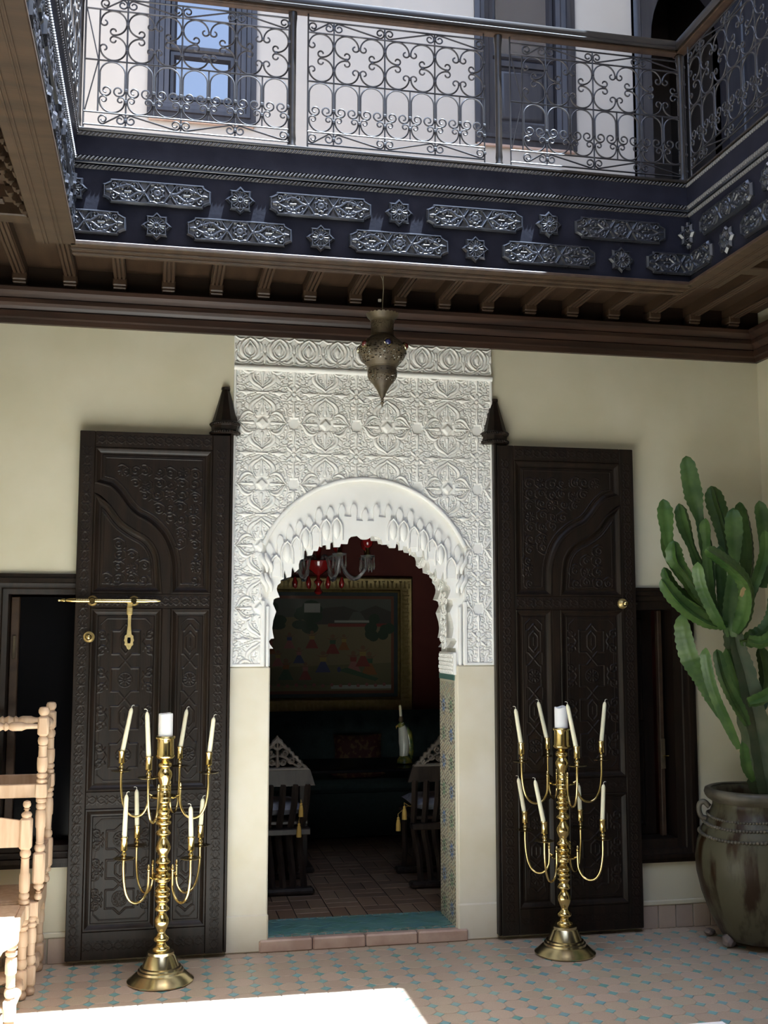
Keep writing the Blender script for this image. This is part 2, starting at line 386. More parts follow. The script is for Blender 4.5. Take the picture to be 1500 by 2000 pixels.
# lower walls
w = MB()
w.box(XL - .3, -.84, 0, .33, -.05, ZS); w.box(-.84, .30, 0, .33, -.05, .476); w.box(-.84, .30, 0, .33, 1.93, ZS); w.box(.30, .378, 0, .33, -.05, ZS)
w.box(.378, 1.829, 0, .33, 2.475, ZS); w.box(.378, .545, 0, .33, 1.455, 2.475); w.box(1.665, 1.829, 0, .33, 1.455, 2.475)
w.box(1.829, 2.02, 0, .33, -.05, ZS); w.box(2.02, 3.016, 0, .33, -.05, .365); w.box(2.02, 3.016, 0, .33, 1.883, ZS); w.box(3.016, XR + .3, 0, .33, -.05, ZS)
struct('wall_back', w, 'cream_plaster')
struct('wall_right', MB().box(XR, XR + .3, YB, 0, -.05, ZS), 'cream_plaster')
struct('wall_left', MB().box(XL - .3, XL, YB, 0, -.05, ZS), 'cream_plaster')
struct('wall_front', MB().box(XL - .3, XR + .3, YB - .3, YB, -.05, ZS), 'cream_plaster')

# unseen dark doors added to soak up bounce light in the court
def absorber_doors(name, label, x, y, rz, w_, h_):
    r = empty(name, (x, y, 0), label, None, None, 'structure', rz)
    MB().cbox(-w_ / 2, w_ / 2, -.05, 0, .02, h_, .01).build('door_frame', 'door_wood', r)
    n = max(2, int(w_ / .8))
    for i in range(n):
        x0 = -w_ / 2 + .06 + i * (w_ - .12) / n; x1 = x0 + (w_ - .12) / n - .02
        for z0, z1 in ((.12, 1.0), (1.06, h_ - .12)):
            MB().ringpanel(rect(x0 + .05, x1, z0, z1), -.05, [(0, 0), (.01, .012), (.03, .012), (.045, .002), (.07, .006)]).build('panel', 'door_wood', r)
absorber_doors('absorber_doors_right', 'unseen dark doors added on the right wall to absorb bounce light', XR, -2.95, -PI / 2, 3.5, 2.9)
absorber_doors('absorber_doors_front', 'unseen dark doors added behind the viewer to absorb bounce light', 1.05, YB, PI, 4.2, 2.9)

# upper walls
ZU = 7.1
w = MB()
WL = (-.106, .468, 4.445, 5.80); WR = (1.758, 2.362, 4.47, 5.80); DR = (2.76, 3.44, 3.84, 6.1)
w.box(XL - .3, WL[0], 0, .3, ZS, ZU); w.box(WL[0], WL[1], 0, .3, ZS, WL[2]); w.box(WL[0], WL[1], 0, .3, WL[3], ZU)
w.box(WL[1], WR[0], 0, .3, ZS, ZU); w.box(WR[0], WR[1], 0, .3, ZS, WR[2]); w.box(WR[0], WR[1], 0, .3, WR[3], ZU)
w.box(WR[1], DR[0], 0, .3, ZS, ZU); w.box(DR[0], DR[1], 0, .3, ZS, DR[2]); w.box(DR[0], DR[1], 0, .3, DR[3], ZU); w.box(DR[1], XR + .3, 0, .3, ZS, ZU)
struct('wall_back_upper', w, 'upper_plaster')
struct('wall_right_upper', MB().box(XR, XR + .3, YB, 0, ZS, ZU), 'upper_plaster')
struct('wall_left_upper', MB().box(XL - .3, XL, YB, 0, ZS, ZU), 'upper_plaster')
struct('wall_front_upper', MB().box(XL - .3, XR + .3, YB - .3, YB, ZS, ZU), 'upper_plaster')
struct('eave_and_shade_roofs', MB().box(2.50, XR + .3, YB - .3, .3, 6.90, 7.05).box(XL - .3, -1.12, YB - .3, .3, 6.90, 7.05).box(-1.12, 2.50, -.86, .3, 6.90, 7.05), 'upper_plaster')  # right eave from its shadow; left and back roofs added unseen to shade walls

# gallery floors and soffits
w = MB()
for (x0, x1, y0, y1) in ((XL, XR, FY + .13, 0), (XL, FXL - .13, FYB, FY + .13), (FXR + .13, XR, FYB, FY + .13), (XL, XR, YB, FYB)):
    w.box(x0, x1, y0, y1, ZS + .02, 3.83)
struct('gallery_floor', w, 'base_tile')
ceil = empty('ceiling', (1.07, -.5, ZS), kind='structure')
for (x0, x1, y0, y1) in ((XL, XR, FY + .1, 0), (XL, FXL - .1, FYB, FY + .1), (FXR + .1, XR, FYB, FY + .1), (XL, XR, YB, FYB)):
    MB().box(x0, x1, y0, y1, ZS, ZS + .02).build('soffit_board', 'soffit_wood', ceil, world=True)
# joists over the back gallery: fluted, each on a stepped corbel
jm = MB(); jm.box(-.032, .032, -.92, 0, -.055, 0)
for k in (-.021, 0, .021): jm.cbox(k - .008, k + .008, -.90, -.10, -.068, -.055, .003)
JM = jm.mesh('joist', 'soffit_wood')
cm = MB(); cm.cbox(-.036, .036, -.125, 0, -.098, -.055, .006); cm.cbox(-.034, .034, -.115, 0, -.112, -.098, .004); cm.cbox(-.030, .030, -.10, 0, -.128, -.112, .004); cm.cbox(-.033, .033, -.09, 0, -.15, -.128, .005)
CM = cm.mesh('corbel', 'soffit_wood')
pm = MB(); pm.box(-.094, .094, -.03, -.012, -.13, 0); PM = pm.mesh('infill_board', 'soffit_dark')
JX = [-.985 + .2515 * k for k in range(18)]
for x in JX:
    if x > XR - .1: continue
    l = (x - 1.07, .5, 0)
    link('joist', JM, ceil, l); link('corbel', CM, ceil, l)
    if x < XR - .2: link('infill_board', PM, ceil, (l[0] + .1258, l[1], 0))
# joists of the left and right galleries run across; carved bracket beside the beam
jl = MB(); jl.box(-.84, 0, -.03, .03, -.055, 0)
for k in (-.019, 0, .019): jl.cbox(-.84, -.14, k - .007, k + .007, -.068, -.055, .003)
JL = jl.mesh('joist', 'soffit_wood')
br = MB()
br.prism([(0, 0), (0, -.19), (-.018, -.175), (-.025, -.145), (-.045, -.15), (-.052, -.11), (-.075, -.115), (-.085, -.07), (-.11, -.075), (-.125, -.03), (-.14, 0)], -.022, .022)
for (a, b) in ((-.02, -.165), (-.05, -.13), (-.08, -.095), (-.11, -.055)): br.lathe([(.001, -.026), (.012, -.026), (.014, 0), (.012, .026), (.001, .026)], 8, (a, 0, b), 'y')
BR = br.mesh('bracket', 'soffit_wood', 40)
for k in range(17):
    y = FY - .10 - .232 * k
    link('joist', JL, ceil, (FXL - .13 - 1.07, y + .5, 0)); link('bracket', BR, ceil, (FXL - .13 - 1.07, y + .5 - .10, 0))
    link('joist', JL, ceil, (FXR + .13 - 1.07, y + .5, 0), (0, 0, PI)); link('corbel', CM, ceil, (XR - 1.07, y + .5, 0), (0, 0, -PI / 2))
for sx, x in ((-1, FXL), (1, FXR)):
    xa, xb = (XL, x - .0) if sx < 0 else (x, XR)
    MB().cbox(xa, xb, FY + .0, FY + .1, ZS - .085, ZS, .006).build('cross_beam', 'soffit_wood', ceil, world=True)

# cornices (trim)
CP = [(0, 3.238), (-.026, 3.238), (-.030, 3.262), (-.046, 3.268), (-.050, 3.300), (-.043, 3.306), (-.060, 3.322), (-.078, 3.335), (-.080, 3.356), (-.074, 3.360), (-.094, 3.374), (-.112, 3.388), (-.116, 3.408), (-.10, 3.412), (-.10, 3.42), (0, 3.42)]
struct('trim_1', MB().prism(CP, XL, XR, 'yz'), 'cornice_wood')
struct('trim_2', MB().prism([(XR + p[0], p[1]) for p in CP], YB, -.0, 'xz'), 'cornice_wood')
struct('trim_3', MB().prism([(XL - p[0], p[1]) for p in CP], YB, -.0, 'xz'), 'cornice_wood')

for xa, xb in ((XR - .03, XR), (XL, XL + .03)): MB().box(xa, xb, FYB, FY, 3.41, ZS).build('infill_board', 'soffit_dark', ceil, world=True)
# ---- floor: octagons and small glazed squares, laid one by one
fl = empty('floor', (1.0, -1.0, 0), kind='structure')
MB().box(XL - .3, XR + .3, YB - .3, 0, -.06, -.003).build('mortar_bed', 'grout', fl, world=True)
PX, PY, DX, DY = .1062, .1095, .0272, .0285
ox, oy = 2.501, -.862
def octa_poly(g=.0022):
    a, b = PX / 2 - g, PY / 2 - g; p, q = PX / 2 - DX - g * .4, PY / 2 - DY - g * .4
    base = [(a, -q), (a, q), (p, b), (-p, b), (-a, q), (-a, -q), (-p, -b), (p, -b)]; out = []
    for i in range(8):                              # slightly rounded
        c, n = base[i], base[(i + 1) % 8]; pr = base[i - 1]
        out.append((c[0] + (pr[0] - c[0]) * .22, c[1] + (pr[1] - c[1]) * .22)); out.append((c[0] + (n[0] - c[0]) * .22, c[1] + (n[1] - c[1]) * .22))
    return out
def dia_poly(g=.0022): return [(DX - g, 0), (0, DY - g), (-DX + g, 0), (0, -DY + g)]
def tile_geo(mb, poly, x, y, z=0.0, th=.006, ch=.0015):
    n = len(poly); o = len(mb.v)
    for s, dz in ((1.0, -th), (1.0, -ch), (1 - ch * 22, 0)):
        for p in poly: mb.v.append((x + p[0] * s, y + p[1] * s, z + dz))
    for k in range(2):
        for i in range(n):
            j = (i + 1) % n; mb.f.append((o + k * n + i, o + k * n + j, o + (k + 1) * n + j, o + (k + 1) * n + i)); mb.m.append(mb.cur)
    mb.f.append(tuple(o + 2 * n + i for i in range(n))); mb.m.append(mb.cur)
OP, DP = octa_poly(), dia_poly()
a = MB(); tile_geo(a, OP, 0, 0); OM = a.mesh('octagon_tile', 'terracotta')
a = MB(); tile_geo(a, DP, 0, 0); DM = a.mesh('square_tile', 'blue_tile')
def seen(x, y):
    d = Vector((x, y, 0)) - CAM; k = d.dot(fw); u = 750 + FPX * d.dot(rt) / k; v = 1000 - FPX * d.dot(upv) / k
    return -20 < u < 1520 and v < 2015
def lay(poly, me, nm, m, dx, dy, nmax):
    pts = []
    for i in range(-40, 14):
        for j in range(-62, 12):
            x, y = ox + (i + dx) * PX, oy + (j + dy) * PY
            if XL + .03 < x < XR - .03 and YB < y < -.03: pts.append((x, y))
    vis = sorted([p for p in pts if seen(*p)], key=lambda p: (p[0] ** 2 + (p[1] - CAM.y) ** 2))[:nmax]
    vs = set(vis)
    for (x, y) in vis:
        link(nm, me, fl, (x - 1.0, y + 1.0, random.uniform(-.0008, .0004)), (random.uniform(-.006, .006), random.uniform(-.006, .006), random.choice((0, PI))))
    mb = MB()
    for p in pts:
        if p not in vs: tile_geo(mb, poly, p[0], p[1])
    tag(mb.build('further_' + nm + 's', m, fl, world=True), kind='stuff')
lay(OP, OM, 'octagon_tile', 'terracotta', .5, .5, 300)
lay(DP, DM, 'square_tile', 'blue_tile', 0, 0, 300)

# baseboards: ledge over square tiles
def baseboard(name, x0, x1):
    r = empty(name, (x0, 0, 0), kind='structure')
    MB().cbox(x0, x1, -.016, .002, .125, .152, .005).build('ledge', 'cream_plaster', r, world=True)
    n = int((x1 - x0) / .098); wdt = (x1 - x0) / n
    mb = MB(); mb.cbox(.003, wdt - .003, -.013, 0, .0, .124, .003); me = mb.mesh('tile', 'base_tile')
    for i in range(n): link('tile', me, r, (i * wdt, random.uniform(0, .003), 0))
baseboard('baseboard_right', 2.66, XR); baseboard('baseboard_left', XL, -.40)

# threshold: stone nosing, lozenge tiles with a border of small bricks
th = empty('threshold', (1.102, .15, 0), kind='structure')
for i in range(4):
    x0 = .545 + i * .28
    MB().cbox(x0 + .002, min(x0 + .278, 1.66), -.035, .018, -.002, .062, .008).build('nosing_stone', 'pink_stone', th, world=True)
MB().box(.545, 1.66, .018, .37, -.002, .060).build('mortar_bed', 'grout', th, world=True)
lz = MB(); tile_geo(lz, [(.036, 0), (0, .026), (-.036, 0), (0, -.026)], 0, 0, 0, .004, .0012); LZ = lz.mesh('lozenge_tile', 'green_tile')
for j in range(13):
    for i in range(15):
        x = .626 + i * .0765 + (.03825 if j % 2 else 0); y = .072 + j * .0225
        if x < 1.585 and y < .335: link('lozenge_tile', LZ, th, (x - 1.102, y - .15, .0645 + random.uniform(-.0006, .0006)), (0, 0, random.choice((0, PI))))
bk = MB(); bk.cbox(-.020, .020, -.011, .011, -.004, 0, .0015); BK = bk.mesh('border_tile', 'green_tile')
for y in (.032, .352):
    for i in range(23): link('border_tile', BK, th, (.613 + i * .0445 - 1.102, y - .15, .0645))

# ---- room behind the arch
RB = 3.30
struct('wall_room_back', MB().box(-1.6, 3.8, RB, RB + .2, 0, 3.2), 'red_wall')
struct('wall_room_left', MB().box(-1.8, -1.6, .33, RB, 0, 3.2), 'red_wall')
struct('wall_room_right', MB().box(3.8, 4.0, .33, RB, 0, 3.2), 'red_wall')
struct('ceiling_room', MB().box(-1.6, 3.8, .33, RB, 3.2, 3.35), 'dark_room')
rf = empty('floor_room', (1.1, 1.5, 0), kind='structure')
MB().box(-1.6, 3.8, .37, RB, -.02, .050).build('mortar_bed', 'soffit_dark', rf, world=True)
rb = MB(); rb.cbox(-.047, .047, -.097, .097, -.004, 0, .002); RBM = rb.mesh('brick_tile', 'room_tile')
for i in range(-7, 9):
    for j in range(0, 14):
        x = 1.1 + i * .2; y = .50 + j * .2
        if not (.35 < x < 2.4): continue
        if (i + j) % 2 == 0:
            for d in (-.05, .05): link('brick_tile', RBM, rf, (x + d - 1.1, y - 1.5, .0535))
        else:
            for d in (-.05, .05): link('brick_tile', RBM, rf, (x - 1.1, y + d - 1.5, .0535), (0, 0, PI / 2))
# ================================================================== WINDOWS AND UPPER DOORWAY
def frame_window(name, x0, x1, z0, z1, label, wood, y=-.02, fw_=.105):
    r = empty(name, ((x0 + x1) / 2, 0, z0), label, None, None, 'structure')
    mb = MB(); mb.ringpanel(rect(x0, x1, z0, z1), y, [(0, -.02), (0, 0), (.022, .004), (.024, .014), (.045, .014), (.05, .004), (.068, -.004), (.074, -.004), (.08, -.012), (fw_, -.02), (fw_, -.16)], fill=False)
    mb.build('window_frame', wood, r, 35, world=True)
    return r
w1 = frame_window('window_1', -.85, .31, .468, 1.935, 'dark moulded window frame behind the left carved door', 'door_wood')
MB().cbox(-.742, -.700, .10, .14, .58, 1.82, .004).build('shutter_edge', 'soffit_wood', w1, world=True)
MB().box(-.700, .20, .145, .150, .58, 1.82).build('pane', 'dark_glass', w1, world=True)
MB().cbox(-.728, -.712, .092, .10, 1.50, 1.62, .002).build('hinge', 'old_brass', w1, world=True)
w2 = frame_window('window_2', 2.01, 3.022, .357, 1.888, 'dark moulded window frame behind the right carved door', 'door_wood', fw_=.125)
MB().cbox(2.836, 2.862, .06, .10, .485, 1.76, .004).build('shutter_edge', 'soffit_wood', w2, world=True)
s2 = MB(); s2.box(2.14, 2.84, .150, .19, .485, 1.76).build('shutter', 'door_wood', w2, world=True)
for (a, b) in ((.53, 1.06), (1.12, 1.72)):
    MB().ringpanel(rect(2.48, 2.78, a, b), .15, [(0, 0), (.012, .012), (.02, .012), (.035, 0), (.05, .004)]).build('shutter_panel', 'door_wood', w2, 30, world=True)
MB().cbox(2.836, 2.862, .052, .06, .86, 1.03, .002).build('lock_plate', 'old_brass', w2, world=True)
MB().tube([(2.850, .055, .93), (2.850, .03, .935), (2.87, .028, .935)], .005, 8).build('lock_bolt', 'brass', w2, 40, world=True)

def upper_window(name, B, label, panes, panels):
    x0, x1, z0, z1 = B
    r = empty(name, ((x0 + x1) / 2, 0, z0), label, None, None, 'structure')
    MB().ringpanel(rect(x0 - .01, x1 + .01, z0 - .01, z1 + .01), -.015, [(0, -.02), (0, 0), (.03, .006), (.034, .016), (.055, .016), (.06, .004), (.085, -.004), (.09, -.012), (.115, -.02), (.115, -.12)], fill=False).build('window_frame', 'window_wood', r, 35, world=True)
    MB().cbox(x0, x1, -.02, .0, z0 - .028, z0 - .01, .004).build('sill_strip', 'pink_stone', r, world=True)
    for (a, b) in panes:
        MB().ringpanel(rect(x0 + .10, x1 - .10, a, b), .055, [(0, 0), (.012, .012), (.03, .012), (.04, -.005), (.045, -.015)], fill=False).build('sash', 'window_wood', r, 35, world=True)
        MB().box(x0 + .14, x1 - .14, .068, .072, a + .04, b - .04).build('pane', 'window_glass', r, world=True)
    for (a, b) in panels:
        MB().ringpanel(rect(x0 + .10, x1 - .10, a, b), .055, [(0, 0), (.012, .012), (.045, .012), (.05, .0), (.065, -.006), (.08, .004), (.09, .004)]).build('shutter_panel', 'window_wood', r, 35, world=True)
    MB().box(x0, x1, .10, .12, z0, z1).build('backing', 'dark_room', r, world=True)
    return r
upper_window('window_3', WL, 'dark framed sash window with blue panes on upper floor', [(4.565, 4.86), (4.86, 5.69)], [])
upper_window('window_4', WR, 'dark shuttered window above the railing on upper floor', [(5.02, 5.69)], [(4.58, 5.02)])
d3 = empty('door_3', ((DR[0] + DR[1]) / 2, 0, DR[2]), 'dark arched doorway at the corner of the upper gallery', None, None, 'structure')
cx3 = (DR[0] + DR[1]) / 2
op = [(DR[0] - .02, DR[2]), (DR[0] + .09, DR[2])] + [(cx3 - .25, 5.05)] + [(cx3 + .25 * math.cos(math.radians(a)), 5.2 + .42 * math.sin(math.radians(a))) for a in range(180, -1, -12)] + [(cx3 + .25, 5.05), (DR[1] - .09, DR[2]), (DR[1] + .06, DR[2]), (DR[1] + .06, DR[3] + .05), (DR[0] - .02, DR[3] + .05)]
MB().prism(op, -.035, .06).build('arched_frame', 'window_wood', d3, world=True)
MB().ringpanel(rect(DR[0] - .02, DR[1] + .06, DR[2], DR[3] + .05), -.035, [(0, -.03), (0, 0), (.02, .012), (.04, .012), (.05, 0), (.07, -.004)], fill=False).build('door_moulding', 'window_wood', d3, 35, world=True)
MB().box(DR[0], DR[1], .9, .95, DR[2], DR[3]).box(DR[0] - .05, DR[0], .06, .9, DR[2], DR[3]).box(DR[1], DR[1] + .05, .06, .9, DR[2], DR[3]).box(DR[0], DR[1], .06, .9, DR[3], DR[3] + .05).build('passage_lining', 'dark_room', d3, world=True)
# posts and dark doorway on the right upper wall
d4 = empty('door_4', (XR, -1.0, 3.84), 'dark doorway in the upper wall beside the right railing', None, None, 'structure')
MB().cbox(XR - .03, XR + .0, -.42, -.05, 3.84, 6.0, .006).build('door_leaf', 'window_wood', d4, world=True)
for y in (-.46, -.03): MB().cbox(XR - .055, XR, y - .03, y + .03, 3.84, 6.05, .008).build('door_frame', 'window_wood', d4, world=True)

# ================================================================== STUCCO ARCHWAY
XC = 1.102
SX0, SX1, SZ0, SZ1 = .378, 1.829, 1.455, 3.262
aw = empty('carved_archway', (XC, 0, 0), 'white carved stucco panel framing the scalloped arch doorway', 'archway')
AW0, AW1, SPR, APX = .548, 1.662, 2.105, 2.470
hw = (AW1 - AW0) / 2; xa = (AW0 + AW1) / 2; rise = APX - SPR; RA = (hw * hw + rise * rise) / (2 * rise); zc = APX - RA
a0 = math.degrees(math.asin((SPR - zc) / RA))
arch = [(xa + RA * math.cos(math.radians(a)), zc + RA * math.sin(math.radians(a))) for a in np.linspace(180 - a0, a0, 41)]
slab = [(SX0, SZ0), (AW0, SZ0), (AW0, SPR)] + arch[1:-1] + [(AW1, SPR), (AW1, SZ0), (SX1, SZ0), (SX1, SZ1), (SX0, SZ1)]
MB().prism(slab, -.0055, .02).build('stucco_slab', 'white_stucco', aw, world=True)
line = [(AW0, SZ0), (AW0, SPR)] + arch[1:-1] + [(AW1, SPR), (AW1, SZ0)]
MB().tube([(p[0], -.016, p[1]) for p in line[1:-1]], .013, 10).build('arch_moulding', 'white_stucco', aw, 50, world=True)
for s, x in ((-1, AW0), (1, AW1)):
    MB().cbox(x - .012, x + .012, -.022, .0, SZ0, SPR - .30, .005).cbox(x - s * .027 - .008, x - s * .027 + .008, -.012, .012, SZ0, SPR - .33, .004).build('jamb_fillet', 'white_stucco', aw, world=True)
    for dx in (0, .024):                       # paired S brackets where the arch springs
        for zz in (0, -.105):
            pth = cr([(x - s * (dx - .012), -.012, SPR - .05 + zz), (x - s * (dx - .002), -.016, SPR - .085 + zz), (x - s * (dx + .016), -.018, SPR - .115 + zz), (x - s * (dx + .020), -.014, SPR - .15 + zz)], 5)
            MB().tube(pth, list(np.interp(np.linspace(0, 1, len(pth)), [0, .3, .7, 1], [.007, .015, .013, .006])), 8).build('scroll_bracket', 'white_stucco', aw, 60, world=True)
# frame fillets round the panel
MB().cbox(SX0, SX1, -.026, -.008, SZ1 - .018, SZ1, .004).build('panel_fillet', 'white_stucco', aw, world=True)
MB().tube([(SX0, -.018, 3.062), (SX1, -.018, 3.062)], .016, 12).build('panel_roll', 'white_stucco', aw, 50, world=True)
for x in (SX0, SX1): MB().cbox(min(x, x + (.014 if x < 1 else -.014)), max(x, x + (.014 if x < 1 else -.014)), -.022, -.008, SZ0, 3.05, .003).build('panel_fillet', 'white_stucco', aw, world=True)
MB().cbox(SX0, SX0 + .175, -.02, -.008, SZ0, SZ0 + .016, .003).build('panel_fillet', 'white_stucco', aw, world=True)
MB().cbox(SX1 - .17, SX1, -.02, -.008, SZ0, SZ0 + .016, .003).build('panel_fillet', 'white_stucco', aw, world=True)

# --- repeating carved tile
TW, TH = .3445, .333
def stucco_tile(res=.0030):
    R = Relief(TW, TH, res, 0.52, True, True); k = TW / 2 / 420.0; kz = TH / 2 / 395.0
    S = lambda pts: [(p[0] * k, -p[1] * kz) for p in pts]
    def band(pts, r, top=1.0, g=.06, gw=.0034, kk=5):
        q = cr(S(pts), kk); rr = list(np.interp(np.linspace(0, 1, len(q)), np.linspace(0, 1, len(r)), [v * k for v in r]))
        R.cut(q, [v + gw for v in rr], g, .35); R.up(q, rr, top, .75, rounded=True)
    def hook(c, r, a, t, wd=8): 
        q = S(spiral(c[0], c[1], r, r * .55, a, t, 12)); R.cut(q, wd * k, .05, .6)
    def chip(c, r): R.cut(S([c, (c[0] + 1, c[1] + 1)]), r * k, .0, .5)
    # fill tendrils (grooves) first
    for pts, w_ in (([(195, -175), (250, -205), (300, -170), (300, -110)], 7), ([(60, -372), (130, -355), (200, -335), (262, -300), (335, -300)], 7), ([(335, -300), (372, -262), (395, -262)], 7),
                    ([(170, -245), (215, -280), (262, -300)], 7), ([(230, -215), (262, -245), (300, -268), (350, -240)], 6), ([(350, -240), (362, -200), (330, -165), (345, -110), (395, -95)], 7),
                    ([(335, -40), (350, -85), (330, -130)], 6), ([(120, -385), (170, -362), (205, -385)], 6), ([(290, -380), (330, -350), (365, -365)], 6)):
        R.cut(cr(S(pts), 5), w_ * .8 * k, .05, .5)
    for c, r, a, t in (((255, -265), 26, 90, 260), ((225, -335), 24, 0, -260), ((330, -205), 26, -60, 250), ((285, -150), 24, 180, 240), ((372, -330), 26, 200, -250), ((365, -155), 24, 90, 240), ((150, -330), 22, 30, 250)): hook(c, r, a, t)
    for c in ((205, -300), (300, -330), (345, -270), (250, -165), (380, -215), (310, -75), (265, -225), (120, -355), (375, -60), (330, -20), (215, -190), (190, -365), (395, -300), (160, -175)): chip(c, 14)
    # pods
    band([(0, -352), (45, -315), (105, -280), (150, -232), (162, -185), (145, -130), (118, -98)], [10, 16, 22, 26, 25, 20, 12], 1.0)
    band([(118, -110), (165, -138), (215, -132), (258, -98), (288, -45), (322, -4)], [12, 18, 22, 22, 18, 7], 1.0)
    band([(0, -312), (55, -268), (100, -225), (118, -180), (104, -125), (70, -80), (52, -62)], [6, 8, 9, 9, 9, 8, 6], .85, .08, .0022)
    band([(92, -82), (150, -98), (205, -88), (250, -50), (300, -4)], [6, 8, 9, 8, 5], .85, .08, .0022)
    # pod fillings
    band([(0, -300), (0, -245), (0, -190), (0, -160), (0, -132)], [6, 13, 9, 18, 26], .95)
    band([(128, 0), (150, 0), (185, 0), (220, 0), (305, 0)], [27, 26, 13, 18, 6], .95)
    hook((62, -205), 28, -40, 260, 7); hook((78, -150), 22, 60, -250, 7); chip((40, -235), 12); chip((92, -185), 12); hook((205, -52), 22, 120, -250, 6); chip((160, -55), 12); chip((245, -30), 10)
    R.cut(S([(60, -60), (75, -75)]), 16 * k, .0, .5)
    # bosses
    R.cut(S([(0, 0), (.1, 0)]), 100 * k, .05, .15)
    R.poly(S([(84, 0), (0, -88), (-84, 0), (0, 88)]), 1.15, .010)
    R.cut(S([(420, 0), (420.1, 0)]), 84 * k, .08, .2)
    hx = S([(350, 0), (385, -58), (455, -58), (490, 0), (455, 58), (385, 58)]); R.poly(hx, 1.1, .012)
    # spindles
    band([(420, -92), (420, -135), (420, -165), (420, -230), (420, -285)], [14, 34, 16, 9, 7], .95)
    for x in (215,):
        band([(x - 112, -395), (x - 50, -395), (x, -395), (x + 50, -395), (x + 112, -395)], [4, 11, 40, 11, 4], .95)
    band([(-78, -395), (0, -395), (78, -395)], [9, 18, 9], .95)
    R.cut(S([(420, -395), (420.1, -395)]), 48 * k, .05, .4)
    band([(392, -367), (355, -335), (318, -302)], [9, 20, 5], .95); R.poly(S([(385, -395), (420, -358), (455, -395), (420, -432)]), .8, .006)
    return R
ST = stucco_tile()
full = ST.mesh('carved_tile', 'white_stucco', .0165)
gx0, gz0 = .5335, 2.7625                          # centre of one medallion
arch_in = [(p[0], p[1]) for p in [(AW0, 0)] + [(AW0, SPR)] + arch[1:-1] + [(AW1, SPR), (AW1, 0)]]
xlo, xhi, zlo, zhi = SX0 + .013, SX1 - .013, SZ0 + .015, 3.048
big = inset(arch_in, -.008)
for i in range(-1, 5):
    for j in range(-4, 2):
        cx_, cz_ = gx0 + i * TW, gz0 + j * TH
        if cx_ - TW / 2 > xhi or cx_ + TW / 2 < xlo or cz_ - TH / 2 > zhi or cz_ + TH / 2 < zlo: continue
        gx, gz = np.meshgrid(np.linspace(cx_ - TW / 2, cx_ + TW / 2, 9), np.linspace(cz_ - TH / 2, cz_ + TH / 2, 9))
        ok = (gx > xlo) & (gx < xhi) & (gz > zlo) & (gz < zhi) & ~in_poly(gx.ravel(), gz.ravel(), big).reshape(gx.shape)
        if ok.all(): link('carved_tile', full, aw, (cx_ - XC, -.0060, cz_))
        elif ok.any():
            me = ST.mesh('carved_tile', 'white_stucco', .0165, lambda X, Z, a=cx_, b=cz_: (X + a > xlo) & (X + a < xhi) & (Z + b > zlo) & (Z + b < zhi) & ~in_poly(X + a, Z + b, big))
            if me: link('carved_tile', me, aw, (cx_ - XC, -.0060, cz_))
# --- frieze tile: bud inside a crescent, fan leaf between
FWD, FH = (SX1 - SX0 - .01) / 9, .166
F = Relief(FWD, FH, .0028, .30, True, False)
def fb(pts, r, top=1.0, g=.0):
    q = cr(pts, 5); rr = list(np.interp(np.linspace(0, 1, len(q)), np.linspace(0, 1, len(r)), r))
    F.cut(q, [v + .003 for v in rr], g, .35); F.up(q, rr, top, .8, rounded=True)
fb([(0, .066), (.028, .050), (.046, .020), (.044, -.015), (.026, -.040), (.006, -.052)], [.003, .006, .009, .011, .008, .003])
fb([(0, .050), (.016, .030), (.030, .005), (.024, -.022), (.004, -.036)], [.002, .004, .006, .006, .003], .8)
fb([(0, .028), (0, .008), (0, -.016)], [.004, .016, .008], 1.0)
fb([(0, -.074), (.02, -.060), (.045, -.062), (.068, -.040), (.079, -.020)], [.004, .006, .008, .007, .003], .9)
fb([(0, -.058), (.03, -.074), (.06, -.074), (.08, -.060)], [.003, .005, .005, .003], .8)
fb([(.080, -.070), (.076, -.030), (.070, .0)], [.003, .006, .003], .9)
fb([(.081, .0), (.081, .03)], [.012, .005], .9)
fb([(.03, .062), (.055, .058), (.080, .072)], [.003, .007, .003], .9)
fb([(.054, .044), (.066, .020), (.062, -.012)], [.003, .006, .003], .8)
FM = F.mesh('frieze_tile', 'white_stucco', .017)
for i in range(9): link('frieze_tile', FM, aw, (SX0 + .005 + (i + .5) * FWD - XC, -.0085, 3.161))

# --- lobed arch plates
pp = [(525.9, 1306), (525.9, 1267), (532.8, 1266.7), (527, 1259), (524.5, 1253), (528.5, 1247.5), (534.4, 1247), (532, 1236), (531, 1226.7), (533, 1212), (538.7, 1194.7), (536, 1188), (532.3, 1180), (534, 1171), (538, 1168.5), (545, 1167), (540, 1155), (539.2, 1150), (541, 1143.5), (546.7, 1139), (546.7, 1134),
      (553, 1131), (553.3, 1120), (554.5, 1114), (557, 1122), (559, 1129), (567, 1127), (568.5, 1112), (570.3, 1107), (573, 1113), (575, 1118), (582, 1112), (582, 1103), (584.5, 1095), (592, 1091), (593, 1077), (595, 1071), (598, 1077), (599.5, 1086), (608, 1085), (611, 1076), (619, 1076.5), (621, 1069), (626, 1066), (636, 1065), (637, 1073), (643, 1073), (643.8, 1057), (646, 1051), (649, 1057), (651, 1069), (662, 1069), (664, 1062.5), (677, 1063), (679, 1054), (684, 1049), (697, 1047), (704, 1053), (708, 1054)]
lw = [at(u, v, .03) for u, v in pp]
half = [(XC - p.x, p.z) for p in lw]; half[0] = (half[0][0], SZ0 - .0)
